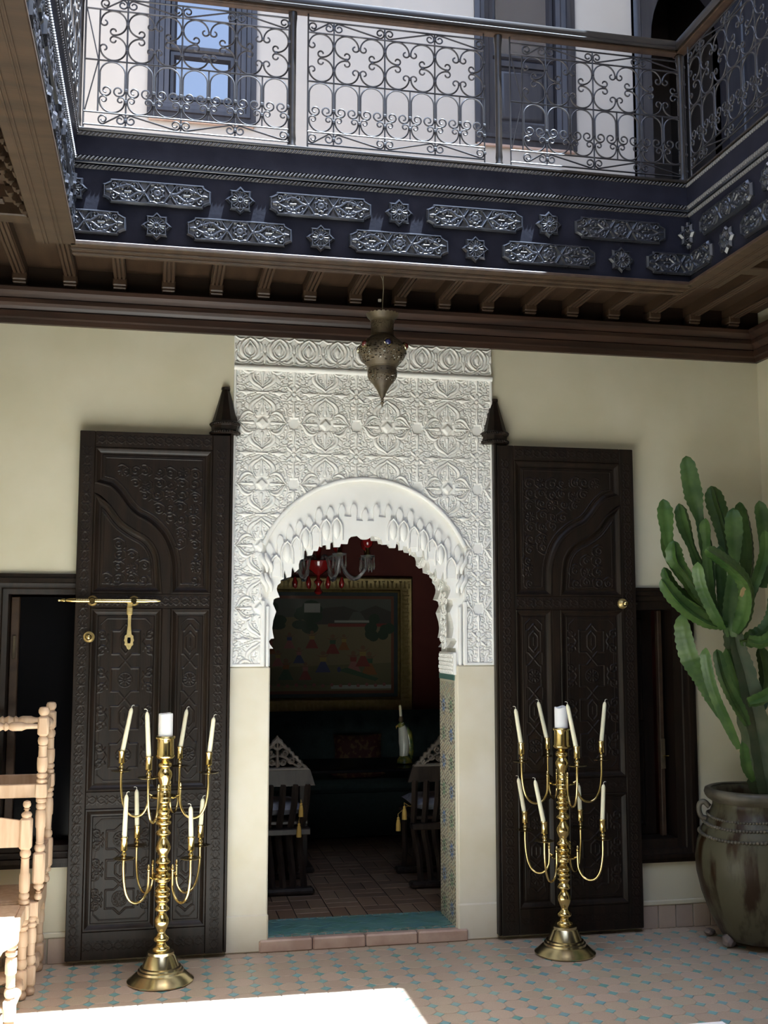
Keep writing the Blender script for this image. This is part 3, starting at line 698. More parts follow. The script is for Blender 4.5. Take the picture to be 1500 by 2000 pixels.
def lobed(e=0.0, dz=0.0):
    def sh(i): return min(1.0, max(0.0, (i - 15) / 8.0))          # the shift grows above the spring of the arch
    L = [(XC - max(h[0] + e, .002 + .0002 * (len(half) - i)), h[1] + dz * sh(i)) for i, h in enumerate(half)]
    return L + [(2 * XC - p[0], p[1]) for p in L[::-1]]
def plate(e, dz, y0, y1, name):
    L = lobed(e, dz); poly = [(AW0 - .004, SZ0)] + L + [(AW1 + .004, SZ0), (AW1 + .004, 2.476), (AW0 - .004, 2.476)]
    MB().prism(poly, y0, y1).build(name, 'white_stucco', aw, world=True)
plate(0, 0, .012, .030, 'scalloped_plate'); plate(.020, .075, .030, .215, 'scalloped_plate'); plate(0, .045, .215, .33, 'scalloped_plate')
# carved knots on the intrados of the middle plate (right and left flank)
kn = MB()
for i in range(9):
    q = spiral(0, 0, .016, .004, i * 40, 300, 10); 
kb = MB(); kb.tube([(p[0], -.004, p[1]) for p in spiral(0, 0, .020, .005, 0, 420, 18)], .0042, 6); kb.ball((0, -.003, 0), .006, 8); KB = kb.mesh('carved_knot', 'white_stucco', 60)
Lm = lobed(.020, .012); n2 = len(Lm)
for s in (1,):
    for k in range(16):
        a = math.radians(168 - k * 6.6); 
        px_, pz_ = XC - .505 + .02, 1.565 + k * .031
        if k > 9:
            t = (k - 9) / 7.0; px_ = XC - .485 + .30 * t ** 1.5; pz_ = 1.565 + 9 * .031 + .33 * t
        x_ = px_ if s == 0 else 2 * XC - px_
        for yy in (.125, .16, .192): link('carved_knot', KB, aw, (x_ - XC + random.uniform(-.004, .004), yy, pz_ + random.uniform(-.006, .006)), (random.uniform(-.3, .3), random.uniform(0, 6), PI / 2 if s == 0 else -PI / 2))
# pointed buds in two rows over the scallops
bd = MB(); prof = [(0, -.048), (.012, -.036), (.0185, -.008), (.0190, .014), (.0125, .038), (.004, .050), (0, .054)]
rows = []
for i, (r, z) in enumerate(prof):
    rows.append([(r * math.cos(t), -.018 * (r / .019) ** .7 * math.sin(t) if r > 0 else 0, z) for t in np.linspace(PI, 0, 9)])
o = 0
for rw in rows: bd.v += [(x * 1.12, y, z * 1.12) for x, y, z in rw]
for i in range(len(rows) - 1):
    for k in range(8): a = i * 9 + k; bd.f.append((a, a + 1, a + 10, a + 9)); bd.m.append(0)
BD = bd.mesh('carved_bud', 'white_stucco', 80)
tips = [(240, 445), (298, 403), (350, 355), (402, 325), (455, 303), (508, 258), (570, 250), (632, 237), (697, 233), (760, 262)]
t2 = [(335, 447), (435, 372), (545, 327), (602, 320)]; t3 = [(275, 522), (385, 422), (487, 357)]
nb = MB(); nb.tube([(p[0], -.003, p[1]) for p in [(-.031, -.07), (-.031, -.01)] + [(-.028, .012), (-.018, .034), (0, .052), (.018, .034), (.028, .012)] + [(.031, -.01), (.031, -.07)]], .0075, 6); NB = nb.mesh('niche_arch', 'white_stucco', 60)
gm = MB(); gm.prism([(-.02, -.07), (.02, -.07), (.02, .0), (.012, .022), (0, .036), (-.012, .022), (-.02, 0)], -.006, 0)
for x in (-.008, .008): gm.prism([(x - .004, -.002), (x + .004, -.002), (x, .012)], -.010, -.006)
GM = gm.mesh('carved_niche', 'white_stucco')
tw = [at(440 + p[0] / 2.778, 900 + p[1] / 2.778, .0) for p in tips]; tl_ = [(p.x, p.z) for p in tw]; tl_[-1] = (XC, tl_[-1][1])
tl_ = tl_ + [(2 * XC - x, z) for x, z in tl_[:-1][::-1]]
up_ = []
for i, (x, z) in enumerate(tl_):
    zl = min(z, tl_[i - 1][1]) - .066 if i else z - .10; zr = min(z, tl_[i + 1][1]) - .066 if i < len(tl_) - 1 else z - .10; wv = .0185
    up_ += [(x - wv * .72, zl), (x - wv * .85, z - .052), (x - wv, z - .034), (x - wv * .72, z - .016), (x - wv * .34, z - .004), (x, z), (x + wv * .34, z - .004), (x + wv * .72, z - .016), (x + wv, z - .034), (x + wv * .85, z - .052), (x + wv * .72, zr)]
Lf = lobed(.0, .0); iA = 15; Lf = Lf[iA:len(Lf) - iA]
MB().prism(Lf + [(AW1 - .03, Lf[-1][1]), (AW1 - .03, up_[-1][1])] + up_[::-1] + [(AW0 + .03, up_[0][1]), (AW0 + .03, Lf[0][1])], -.004, .012).build('fingered_plate', 'white_stucco', aw, world=True)
sc_ = MB(); sc_.prism([(-.0075, -.046), (0, -.052), (.0075, -.046), (.011, -.030), (.008, -.016), (0, -.006), (-.008, -.016), (-.011, -.030)], -.0055, -.0035); SCM = sc_.mesh('finger_face', 'white_stucco')
for i, (x, z) in enumerate(tl_): link('finger_face', SCM, aw, (x - XC, 0, z))
def on_plate(pt, me, nm, dz):
    p = at(440 + pt[0] / 2.778, 900 + pt[1] / 2.778, .012)
    for x in ({p.x, 2 * XC - p.x} if abs(p.x - XC) > .01 else {XC}): link(nm, me, aw, (x - XC, -.004, p.z + dz))
for p in t2: on_plate(p, BD, 'carved_bud', -.054); on_plate(p, NB, 'niche_arch', -.042)
for p in t3: on_plate(p, GM, 'carved_niche', -.036); on_plate(p, NB, 'niche_arch', -.042)
# pilasters below the stucco
for x0, x1 in ((SX0 - .003, .590), (1.614, SX1 + .003)):
    MB().cbox(x0, x1, -.014, .33, .0, SZ0, .007).build('pilaster', 'pilaster_plaster', aw, world=True)
    MB().cbox(x0 - .004, x1 + .004, -.022, .02, .0, .19, .008).build('pilaster_foot', 'pilaster_plaster', aw, world=True)
# honeycombed capital on the right jamb
MB().cbox(1.597, 1.616, -.002, .31, 1.402, 1.525, .004).build('capital', 'white_stucco', aw, world=True)
hc = MB(); hc.ringpanel([(.012 * math.cos(t), .012 * math.sin(t)) for t in np.linspace(0, 2 * PI, 7)[:-1]], 0, [(0, .0), (.0015, .005), (.004, .005), (.006, .001)]); HC = hc.mesh('honeycomb_cell', 'white_stucco')
for j in range(5):
    for i in range(13): link('honeycomb_cell', HC, aw, (1.597 - XC, .022 + i * .0225 + (.011 if j % 2 else 0), 1.418 + j * .022), (0, 0, -PI / 2))
# zellige mosaic on the right jamb: every piece proud of the white ground
zp = MB().box(1.604, 1.614, .004, .328, .06, 1.402).build('jamb_mosaic', 'z_white', aw, world=True)
MB().box(1.600, 1.606, .004, .328, 1.372, 1.402).build('mosaic_band', 'z_teal', zp, world=True)
zm = ['z_blue', 'z_green', 'z_brown', 'z_black', 'z_ochre', 'z_white']; Z = MB()
def tess(mi, pts, y, z, th=.003):
    Z.cur = mi; n = len(pts); o = len(Z.v)
    for t in (1.606, 1.604 - th * .4):
        for p in pts: Z.v.append((t, y + p[0], z + p[1]))
    Z.f.append(tuple(o + n + i for i in range(n))); Z.m.append(mi)
    for i in range(n): Z.f.append((o + i, o + (i + 1) % n, o + n + (i + 1) % n, o + n + i)); Z.m.append(mi)
def rot(p, a): return [(x * math.cos(a) - y * math.sin(a), x * math.sin(a) + y * math.cos(a)) for x, y in p]
ros = 0
for j in range(9):
    for i in range(2):
        yy = .085 + i * .16; zz = .14 + j * .155; ros += 1
        if zz > 1.33: continue
        c = (0, 1)[(i + j) % 2]
        tess(3, [(.011 * math.cos(t), .011 * math.sin(t)) for t in np.linspace(0, 2 * PI, 9)[:-1]], yy, zz)
        for k in range(12):
            a = 2 * PI * k / 12
            tess(c, rot([(.014, 0), (.026, -.0052), (.040, 0), (.026, .0052)], a), yy, zz)
            tess(2 if k % 2 else 3, rot([(.041, -.003), (.050, -.0075), (.057, 0), (.050, .0075), (.041, .003)], a + PI / 12), yy, zz)
            tess(5 if k % 3 else 4, rot([(.058, -.003), (.066, 0), (.058, .003)], a), yy, zz)
for j in range(64):
    for i in range(15):
        yy = .014 + i * .0215; zz = .075 + j * .0205 + (.01 if i % 2 else 0)
        if zz > 1.36: continue
        if min(math.hypot(yy - (.085 + a * .16), zz - (.14 + b * .155)) for a in range(2) for b in range(8)) < .064: continue
        tess(random.choice((2, 2, 3, 3, 4, 1)), rot([(-.008, 0), (0, -.0042), (.008, 0), (0, .0042)], random.choice((0, PI / 2, PI / 4, -PI / 4))), yy, zz)
tag(Z.build('mosaic_pieces', zm, zp, world=True), kind='stuff')
# ================================================================== CARVED DOOR LEAVES
DW, DZ0, DZ1 = .772, .025, 2.675
def zz_(Y): return DZ1 - (Y - 390) / 3.333 * .002588
def xx_(X): return (X - 112) / 985.0 * DW
SU = cr([(xx_(x), zz_(y)) for x, y in [(215, 742), (290, 757), (355, 812), (420, 900), (482, 960), (560, 1002), (640, 1080), (690, 1180), (714, 1300), (718, 1490)]], 4)
SLW = cr([(xx_(x), zz_(y)) for x, y in [(210, 803), (262, 828), (332, 900), (392, 980), (470, 1040), (560, 1092), (618, 1162), (648, 1262), (655, 1480)]], 4)
PA, PB, PC_, PD_ = .078, .680, .434, .480
ZA, ZB, ZC, ZD, ZE, ZF = 2.592, 1.834, 1.759, .840, .755, .160
panels = {
    'upper': [(PA, ZA)] + [(PA, SU[0][1])] + SU[5:-4] + [(.476, ZB), (PB, ZB), (PB, ZA)],
    'arch': [(PA, ZB), (PA, SLW[0][1])] + SLW[7:-4] + [(PC_, ZB)],
    'midL': rect(PA, PC_, ZD, ZC), 'midR': rect(PD_, PB, ZD, ZC), 'lowL': rect(PA, PC_, ZF, ZE), 'lowR': rect(PD_, PB, ZF, ZE)}
def door_relief(poly, kind):
    xs = [p[0] for p in poly]; zs = [p[1] for p in poly]; w_, h_ = max(xs) - min(xs), max(zs) - min(zs)
    cx_, cz_ = (max(xs) + min(xs)) / 2, (max(zs) + min(zs)) / 2
    sym = kind not in ('upper', 'arch')
    R = Relief(w_ - .06, h_ - .06, .0036, 0.0, sym, False)
    hw_, hh = (w_ - .06) / 2, (h_ - .06) / 2
    inner = inset(poly, .040)
    # strapwork: border line
    ip = [(p[0] - cx_, p[1] - cz_) for p in inset(poly, .052)]; ipc = ip + [ip[0]]
    if sym:
        c = .03; b = [(0, hh - .022), (hw_ - .022 - c, hh - .022), (hw_ - .022, hh - .022 - c), (hw_ - .022, -hh + .022 + c), (hw_ - .022 - c, -hh + .022), (0, -hh + .022)]
        R.up(b, .0035, 1.0, .5)
        n = max(2, int(round(h_ / .23))); 
        for k in range(n):
            z0 = -hh + .05 + (k + .5) * (2 * hh - .10) / n; ph = (2 * hh - .10) / n / 2
            if k % 2 == 0:
                for a in range(10):
                    t = 2 * PI * a / 10; R.up([(.006 * math.cos(t), z0 + .006 * math.sin(t)), (.026 * math.cos(t), z0 + .026 * math.sin(t))], [.003, .006], 1.0, .5)
                R.up(arc(0, z0, .036, 0, 360, 24), .0035, 1.0, .5)
            else:
                R.up([(0, z0 + ph * .6), (.024, z0 + ph * .3), (.024, z0 - ph * .3), (0, z0 - ph * .6)], .0055, 1.0, .5); R.up([(0, z0 - .02), (0, z0 + .02)], [.004, .009, .004], 1.0, .5)
            R.up([(0, z0 + ph), (.03, z0 + ph * .62), (min(.07, hw_ - .03), z0 + ph * .62), (min(.07, hw_ - .03), z0 - ph * .62), (.03, z0 - ph * .62), (0, z0 - ph)], .0055, 1.0, .5)
            if hw_ > .1:
                for s in (1, -1):
                    R.up(spiral(.118, z0 + s * ph * .45, .030, .006, 180, s * 480, 26), .0052, 1.0, .5)
                    R.up(cr([(.085, z0), (.10, z0 + s * ph * .25), (.145, z0 + s * ph * .8)], 5), [.006, .007, .003], 1.0, .5)
    else:
        R.up(ipc, .0035, 1.0, .5)
        rnd = random.Random(5 if kind == 'upper' else 9)
        gx = np.arange(-hw_ + .045, hw_ - .03, .062); gz = np.arange(-hh + .045, hh - .03, .062)
        for i, x in enumerate(gx):
            for j, z in enumerate(gz):
                if not in_poly(np.array([x + cx_]), np.array([z + cz_]), inset(poly, .075))[0]: continue
                s = 1 if (i + j) % 2 else -1
                x += rnd.uniform(-.008, .008); z += rnd.uniform(-.008, .008); t = rnd.uniform(.75, 1.1)
                if (i + 2 * j) % 5 == 4:
                    for a in range(8): R.up([(x + .006 * math.cos(a * PI / 4), z + .006 * math.sin(a * PI / 4)), (x + .021 * math.cos(a * PI / 4), z + .021 * math.sin(a * PI / 4))], [.002, .0045], 1.0, .5)
                else: R.up(spiral(x, z, .024 * t, .005, 90 * ((i + 2 * j) % 4) + rnd.uniform(-40, 40), s * 430, 20), .0042, 1.0, .5)
                R.up(cr([(x - .026, z - .024 * s), (x, z - .034 * s), (x + .036, z - .012 * s)], 4), [.002, .006, .002], 1.0, .5)
                R.up(cr([(x + .02, z + .026 * s), (x + .034, z + .014 * s), (x + .032, z - .01 * s)], 4), [.002, .005, .002], 1.0, .5)
    me = R.mesh('carving', 'door_wood', .0045, lambda X, Z: in_poly(X + cx_, Z + cz_, inner))
    return me, cx_, cz_
REL = {k: door_relief(p, k) for k, p in panels.items()}
cs = Relief(.05, .098, .0040, 0.0, True, True)
cs.up([(0, .049), (.018, .024), (.018, .018), (0, 0)], .0035, 1.0, .5).up([(0, .02), (0, .03)], [.004, .004], 1.0).up([(.0, .0), (.02, .0)], [.007, .003], 1.0, .5).up([(.022, .049), (.010, .036)], [.005, .002], 1.0, .5)
CS = cs.mesh('carved_strip', 'door_wood', .0035)
def make_door(name, x_free, x_hinge, label):
    w_ = abs(x_hinge - x_free); s = w_ / DW; sg = 1 if x_hinge > x_free else -1
    r = empty(name, (x_free, -.024, 0), label, None, None, 'structure')
    fx = lambda mb: [setattr(mb, 'v', [(v[0] * s * sg, v[1], v[2]) for v in mb.v]), mb][1]
    def b(mb, nm, sm=None, m='door_wood'): return fx(mb).build(nm, m, r, sm)
    b(MB().box(0.004, DW - .004, -.034, 0, DZ0 + .004, DZ1 - .004), 'core_board')
    f = -.048
    for x0, x1 in ((0, PA), (PB, DW)): b(MB().cbox(x0, x1, f, -.002, DZ0, DZ1, .003), 'stile')
    for z0, z1 in ((ZA, DZ1), (ZC, ZB), (ZE, ZD), (DZ0, ZF)): b(MB().cbox(PA, PB, f, -.004, z0, z1, .003), 'rail')
    for z0, z1 in ((ZD, ZC), (ZF, ZE)): b(MB().cbox(PC_, PD_, f, -.004, z0, z1, .003), 'mullion')
    b(MB().prism(SU[:-1] + [(PD_, ZB), (PC_, ZB)] + SLW[:-1][::-1], f, -.004), 'ogee_band')
    for k, p in panels.items():
        pn = b(MB().ringpanel(p, -.034, [(0, .014), (.004, .0175), (.010, .017), (.019, .008), (.028, .002), (.036, .001), (.040, .005)]), 'panel')
        me, cx_, cz_ = REL[k]
        link('carving', me, pn, (cx_ * s * sg, -.0385, cz_), None, (s * sg, 1, 1))
    for x in (PA / 2, (PB + DW) / 2):
        for k in range(26): link('carved_strip', CS, r, (x * s * sg, -.0475, DZ0 + .07 + k * .098))
    for z in ((ZA + DZ1) / 2, (ZC + ZB) / 2, (ZE + ZD) / 2, (DZ0 + ZF) / 2):
        for k in range(6): link('carved_strip', CS, r, ((PA + .055 + k * .0985) * s * sg, -.0475, z), (0, PI / 2, 0))
    b(MB().cbox(DW + .002, DW + .016, -.045, 0, DZ0, DZ1 + .01, .003), 'hinge_post')
    return r
dl = make_door('door_1', -.411, .361, 'dark carved door leaf with brass bolt bar, folded back left of arch')
dr = make_door('door_2', 2.648, 1.838, 'dark carved door leaf with plain brass knob, folded back right of arch')
def roundel(parent, x, z, r=.027, y=-.048):
    o = MB().lathe([(r, .002), (r, -.005), (r * .93, -.009), (r * .82, -.007), (r * .7, -.010), (r * .5, -.016), (r * .3, -.019), (.001, -.020)], 24, (x, y, z), 'y').build('rose_plate', 'brass_plate', parent, 40)
    return o
for x in (.086, .292): roundel(dl, x, 1.796)
bp_ = [(-.082, .004), (-.078, .007), (-.070, .005), (-.060, .009), (-.048, .009), (-.044, .006), (-.03, .010), (.0, .012), (.36, .012), (.38, .009), (.39, .011), (.41, .008), (.425, .004)]
bolt = MB().lathe([(r, x) for x, r in bp_], 14, (.0, -.078, 1.796), 'x').build('bolt_bar', 'brass', dl, 35)
for i in range(34): pass
rg = MB()
for i in range(44): rg.lathe([(.0128, -.002), (.0134, 0), (.0128, .002)], 12, (.01 + i * .0078, -.078, 1.796), 'x', cap=False)
rg.build('bolt_ribs', 'brass', bolt, 60)
for x in (.086, .292): MB().lathe([(.006, -.048), (.010, -.055), (.017, -.068), (.018, -.080), (.014, -.092)], 14, (x, 0, 1.796), 'y').build('staple', 'brass', dl, 40)
hp = [(-.010, .0), (.010, 0), (.013, -.02), (.013, -.055), (.008, -.07), (.0075, -.12), (.012, -.165), (.021, -.172), (.022, -.185), (.025, -.195), (.020, -.205), (.022, -.217), (.013, -.225), (.008, -.238), (0, -.243)]
hp = hp + [(-x, z) for x, z in hp[::-1][1:-1]]
hs = MB().prism([(.272 + x, 1.790 + z) for x, z in hp], -.066, -.058).build('hasp', 'brass_plate', dl)
MB().prism([(.272 + x, 1.790 + z) for x, z in [(-.007, -.18), (.007, -.18), (.009, -.195), (.007, -.21), (-.007, -.21), (-.009, -.195)]], -.0665, -.0655).build('hasp_slot', 'dark_glass', hs)
MB().cbox(.257, .287, -.075, -.055, 1.725, 1.765, .004).build('hasp_collar', 'brass_plate', hs)
def knob(parent, x, z):
    k = roundel(parent, x, z, .029)
    MB().lathe([(.006, -.055), (.006, -.075), (.013, -.082), (.016, -.092), (.012, -.102), (.002, -.106)], 16, (x, 0, z), 'y').build('knob', 'brass', k, 50)
knob(dl, .073, 1.612); knob(dr, -.085, 1.795)
MB().lathe([(.001, .0), (.005, 0), (.006, .014), (.004, .02), (.001, .022)], 8, (.0, -.02, 1.795), 'x').build('latch', 'old_brass', dr)
def pivot_cap(x, label):
    r = empty('pivot_cap', (x, -.03, 2.685), label, 'pivot cap', 'wooden pivot caps over the doors')
    def ring(rad, z): return [(rad * math.cos(a), -max(0, rad * math.sin(a)) * 1.25 + .03, z) for a in [0, PI / 4 * .8, PI / 2 - .35, PI / 2 + .35, PI - PI / 4 * .8, PI]]
    def stack(L):
        mb = MB(); n = 6
        for rad, z in L: mb.v += ring(rad, z)
        for k in range(len(L) - 1):
            for i in range(n): j = (i + 1) % n; mb.f.append((k * n + i, k * n + j, (k + 1) * n + j, (k + 1) * n + i)); mb.m.append(0)
        mb.f.append(tuple(range(n))); mb.f.append(tuple((len(L) - 1) * n + i for i in range(n))); mb.m += [0, 0]
        return mb
    stack([(.072, 0), (.078, .004), (.078, .020), (.072, .024), (.074, .044), (.080, .05), (.080, .066), (.072, .072)]).build('moulded_base', 'door_wood', r)
    stack([(.070, .072), (.022, .245), (.020, .248)]).build('pyramid', 'door_wood', r)
    stack([(.024, .248), (.024, .262), (.018, .264)]).build('cap', 'door_wood', r)
    q = MB()
    for z in (.012, .058):
        R6 = ring(.080, z)
        for i in range(5):
            a, b2 = Vector(R6[i]), Vector(R6[i + 1]); n = max(2, int((b2 - a).length / .011))
            for k in range(n): q.ball(tuple(a.lerp(b2, (k + .5) / n)), .0065, 6)
    q.build('rope_edge', 'door_wood', r, 60)
pivot_cap(.336, 'pointed wooden pivot cap above the left carved door'); pivot_cap(1.843, 'pointed wooden pivot cap above the right carved door')

# ================================================================== GALLERY FASCIA WITH CARVED CARTOUCHES AND STARS
CW, CH = .478, .112
def cart_poly(x0=-9, x1=9):
    a, b = CW / 2, CH / 2; n = .034
    q = [(a - n, b), (a - n + .004, b - .012), (a - .012, b - .022), (a, b - .026), (a, -b + .026), (a - .012, -b + .022), (a - n + .004, -b + .012), (a - n, -b)]
    p = q + [(-x, z) for x, z in q[::-1]]
    if x0 > -8: p = [(x0, b), (x0, -b)][::-1] + [] if False else [v for v in p if v[0] > x0]; p = p + [(x0, -b), (x0, b)] if x0 > -8 else p
    if x1 < 8:
        p = [v for v in p if v[0] < x1]; p = [(x1, b)] + [(x1, -b)] + p
    return p
def star_poly(r0=.068, r1=.0515):
    return [((r0 if k % 2 == 0 else r1) * math.sin(PI * k / 8), (r0 if k % 2 == 0 else r1) * math.cos(PI * k / 8)) for k in range(16)]
def clip_poly(p, side):                               # keep x>0 (side 1) or x<0
    out = []; n = len(p)
    for i in range(n):
        a, b = p[i], p[(i + 1) % n]; ia, ib = a[0] * side >= 0, b[0] * side >= 0
        if ia: out.append(a)
        if ia != ib: t = a[0] / (a[0] - b[0]); out.append((0.0, a[1] + t * (b[1] - a[1])))
    return out
CR_ = Relief(CW - .012, CH - .012, .0024, 0.0, True, False)
U_ = lambda p, r, t=1.0: CR_.up(p, [v * 1.45 for v in r] if hasattr(r, '__len__') else r * 1.45, t, .45)
U_([(.030 * math.cos(2 * PI * k / 16) * (1 if k % 2 else .78), .030 * math.sin(2 * PI * k / 16) * (1 if k % 2 else .78)) for k in range(17)], .0042)
U_(arc(0, 0, .010, 0, 360, 14), .0075)
U_([(.030, .044), (.085, -.044)], .0045); U_([(.030, -.044), (.085, .044)], .0045)
for s in (1, -1):
    U_(spiral(.105, .026 * s, .020, .004, 200 * s, -400 * s, 20), .0040)
    U_(spiral(.150, -.022 * s, .021, .004, 160 * s, 400 * s, 20), .0040)
    U_(cr([(.055, 0), (.090, .006 * s), (.125, .030 * s), (.165, .018 * s), (.200, .0)], 6), [.004, .006, .0065, .005, .003])
    U_(spiral(.190, .026 * s, .016, .004, 250 * s, -360 * s, 16), .0036)
    U_(cr([(.085, .046 * s), (.13, .044 * s), (.17, .046 * s)], 4), [.002, .005, .002])
    U_(cr([(.0, .047 * s), (.02, .040 * s), (.045, .046 * s)], 4), [.004, .004, .002])
U_([(.115, 0), (.145, 0)], [.003, .010, .003]); U_([(.205, 0), (.222, .0)], [.008, .004])
SR_ = Relief(.132, .132, .0024, 0.0, True, True)
for k in range(5):
    t = PI / 8 * k; SR_.up([(.008 * math.cos(t), .008 * math.sin(t)), (.036 * math.cos(t), .036 * math.sin(t))], [.003, .0055, .003], 1.0, .45)
SR_.up(arc(0, 0, .040, 0, 90, 10), .003, 1.0, .5)
def ornament(nm, poly, rel, side=0):
    p = poly if not side else clip_poly(poly, side)
    inner = inset(p, .006) if not side else clip_poly(inset(poly, .006), side)
    me1 = MB().ringpanel(p, 0, [(0, 0), (0, .010), (.007, .021), (.010, .021), (.013, .012)]).mesh(nm, 'black_ornament', 25)
    me2 = rel.mesh('carving', 'black_ornament', .0075, lambda X, Z: in_poly(X, Z, inner))
    return (me1, me2)
ORN = {}
for sd in (0, 1, -1):
    ORN['c', sd] = ornament('cartouche', cart_poly(), CR_, sd); ORN['s', sd] = ornament('star_boss', star_poly(), SR_, sd)
def rope(mb, L, z, y, r, pitch):
    n = int(L / pitch)
    for i in range(n):
        x = (i + .5) * L / n; k = pitch * .62; h = pitch * .42
        P = [(x - k, y, z - r), (x - k + h, y - r * .55, z - r * .7), (x + h * .2 - k * .5, y - r * .55, z - r * .7)]
        mb.add([(x - k - h, y, z - r), (x - k + h, y, z - r), (x + k + h, y, z + r), (x + k - h, y, z + r), (x - k * .55 - h * .35, y - r, z - r * .45), (x - k * .55 + h * .35, y - r, z - r * .45), (x + k * .55 + h * .35, y - r, z + r * .45), (x + k * .55 - h * .35, y - r, z + r * .45)],
               [(0, 1, 5, 4), (1, 2, 6, 5), (2, 3, 7, 6), (3, 0, 4, 7), (4, 5, 6, 7)])
    return mb
def fascia(loc, rz, L, label, s0, sgn):
    r = empty('gallery_fascia', loc, label, 'fascia', 'carved fascias round the gallery', None, rz)
    MB().box(0, L, 0, .13, 3.350, 3.83).build('beam', 'black_paint', r)
    b = MB().cbox(0, L, -.026, .145, 3.338, 3.356, .004)
    for y in (.03, .045, .09, .105): b.cbox(0, L, y, y + .007, 3.334, 3.338, .001)
    b.build('bottom_board', 'soffit_wood', r)
    MB().cbox(0, L, -.010, 0, 3.718, 3.730, .002).build('fillet', 'black_ornament', r)
    m = MB(); m.prism([(0, 3.752), (-.012, 3.752), (-.009, 3.775), (-.010, 3.81), (-.016, 3.840), (0, 3.840)], 0, L, 'yz'); m.build('cavetto', 'black_paint', r, 30)
    MB().cbox(0, L, -.024, .12, 3.862, 3.876, .003).build('top_board', 'rail_wood', r)
    for z, y, rr in ((3.704, -.0, .0100), (3.741, -.002, .0140), (3.851, -.008, .0130)):
        rope(MB(), L, z, y, rr, .0185).build('rope_moulding', 'rope_glint', r)
    n = int(L / .371) + 1
    for k in range(n + 1):
        x = s0 + sgn * .371 * k
        if x < -.02 or x > L + .02: continue
        sd = 1 if x < .05 else (-1 if x > L - .05 else 0)
        for kind, z in ((('s', 'c')[k % 2], 3.596), (('c', 's')[k % 2], 3.447)):
            if sd == 0 and kind == 'c' and (x < CW / 2 or x > L - CW / 2): continue
            m1, m2 = ORN[kind, sd]
            xx = min(max(x, 0), L)
            o = link('cartouche' if kind == 'c' else 'star_boss', m1, r, (xx, 0, z)); link('carving', m2, o, (0, -.0125, 0))
    return r
fascia((FXL, FY, 0), 0, FXR - FXL, 'black carved gallery fascia across the court above the arch', 0, 1)
fascia((FXR, FY, 0), -PI / 2, FY - FYB, 'shaded black carved gallery fascia on the right side', 0, 1)
fascia((FXL, FYB, 0), PI / 2, FY - FYB, 'glinting black carved gallery fascia on the left side', FY - FYB, -1)
MB_ = MB().box(FXL - .2, FXR + .2, FYB - .13, FYB, 3.35, 3.83)
tag(MB_.build('trim_4', 'black_paint'), kind='structure')

# ================================================================== WROUGHT IRON RAILINGS
U = .2465; Q = U / 2; RZ = 3.876
Z1, Z2, Z3, Z4, Z5, Z6 = .034, .094, .3415, .585, .643, .676
def scroll_mesh(pts, nm='scroll', r=.0040): return MB().tube([(p[0], 0, p[1]) for p in pts], r, 6).mesh(nm, 'iron', 60)
rc = .0575; hs_ = (Z4 - Z3) / 2
cpath = spiral(-Q / 2, -hs_ / 2 - .0, .0, 0, 0, 0, 1)
c0 = (Q / 2, -hs_ / 2)                              # from the unit's upper left corner
h1 = spiral(Q - .017 - .003, c0[1], .017, .010, 0, -265, 14); h2 = spiral(c0[0], c0[1] - rc + .017, .017, .010, 270, 265, 14)
CPC = scroll_mesh(h2[::-1] + arc(c0[0], c0[1], rc, 265, 5, 30) + h1)
ARCH = scroll_mesh(spiral(.034, .200, .028, .008, 180, 460, 26)[::-1] + [(.006, .24), (.006, Z3 - .058)] + arc(Q / 2, Z3 - .0605, Q / 2 - .006, 175, 5, 16) + [(Q - .006, Z3 - .058), (Q - .006, .24)] + spiral(Q - .034, .200, .028, .008, 0, -460, 26))
UPC = scroll_mesh(spiral(.006 + .0185, .157, .0185, .007, 180, -340, 18)[::-1] + arc(Q / 2, Z2 + .0585, Q / 2 - .006, 180, 360, 18) + spiral(Q - .0245, .157, .0185, .007, 0, 340, 18))
hb = Z2 - Z1
def sband(W_): return scroll_mesh(spiral(.024, hb / 2, .008, .0235, 270 - 430, 430, 20) + [(W_ * .5, hb / 2)] + spiral(W_ - .024, hb / 2, .0235, .008, 90, -430, 20))
SB1, SB2 = sband(U), sband(Q)
COLM = MB().cbox(-.0075, .0075, -.006, .006, -.007, .007, .002).mesh('collar', 'iron')
def bar(r, x0, z0, x1, z1, rad=.0042): MB().tube([(x0, 0, z0), (x1, 0, z1)], rad, 6).build('bar', 'iron', r, 60)
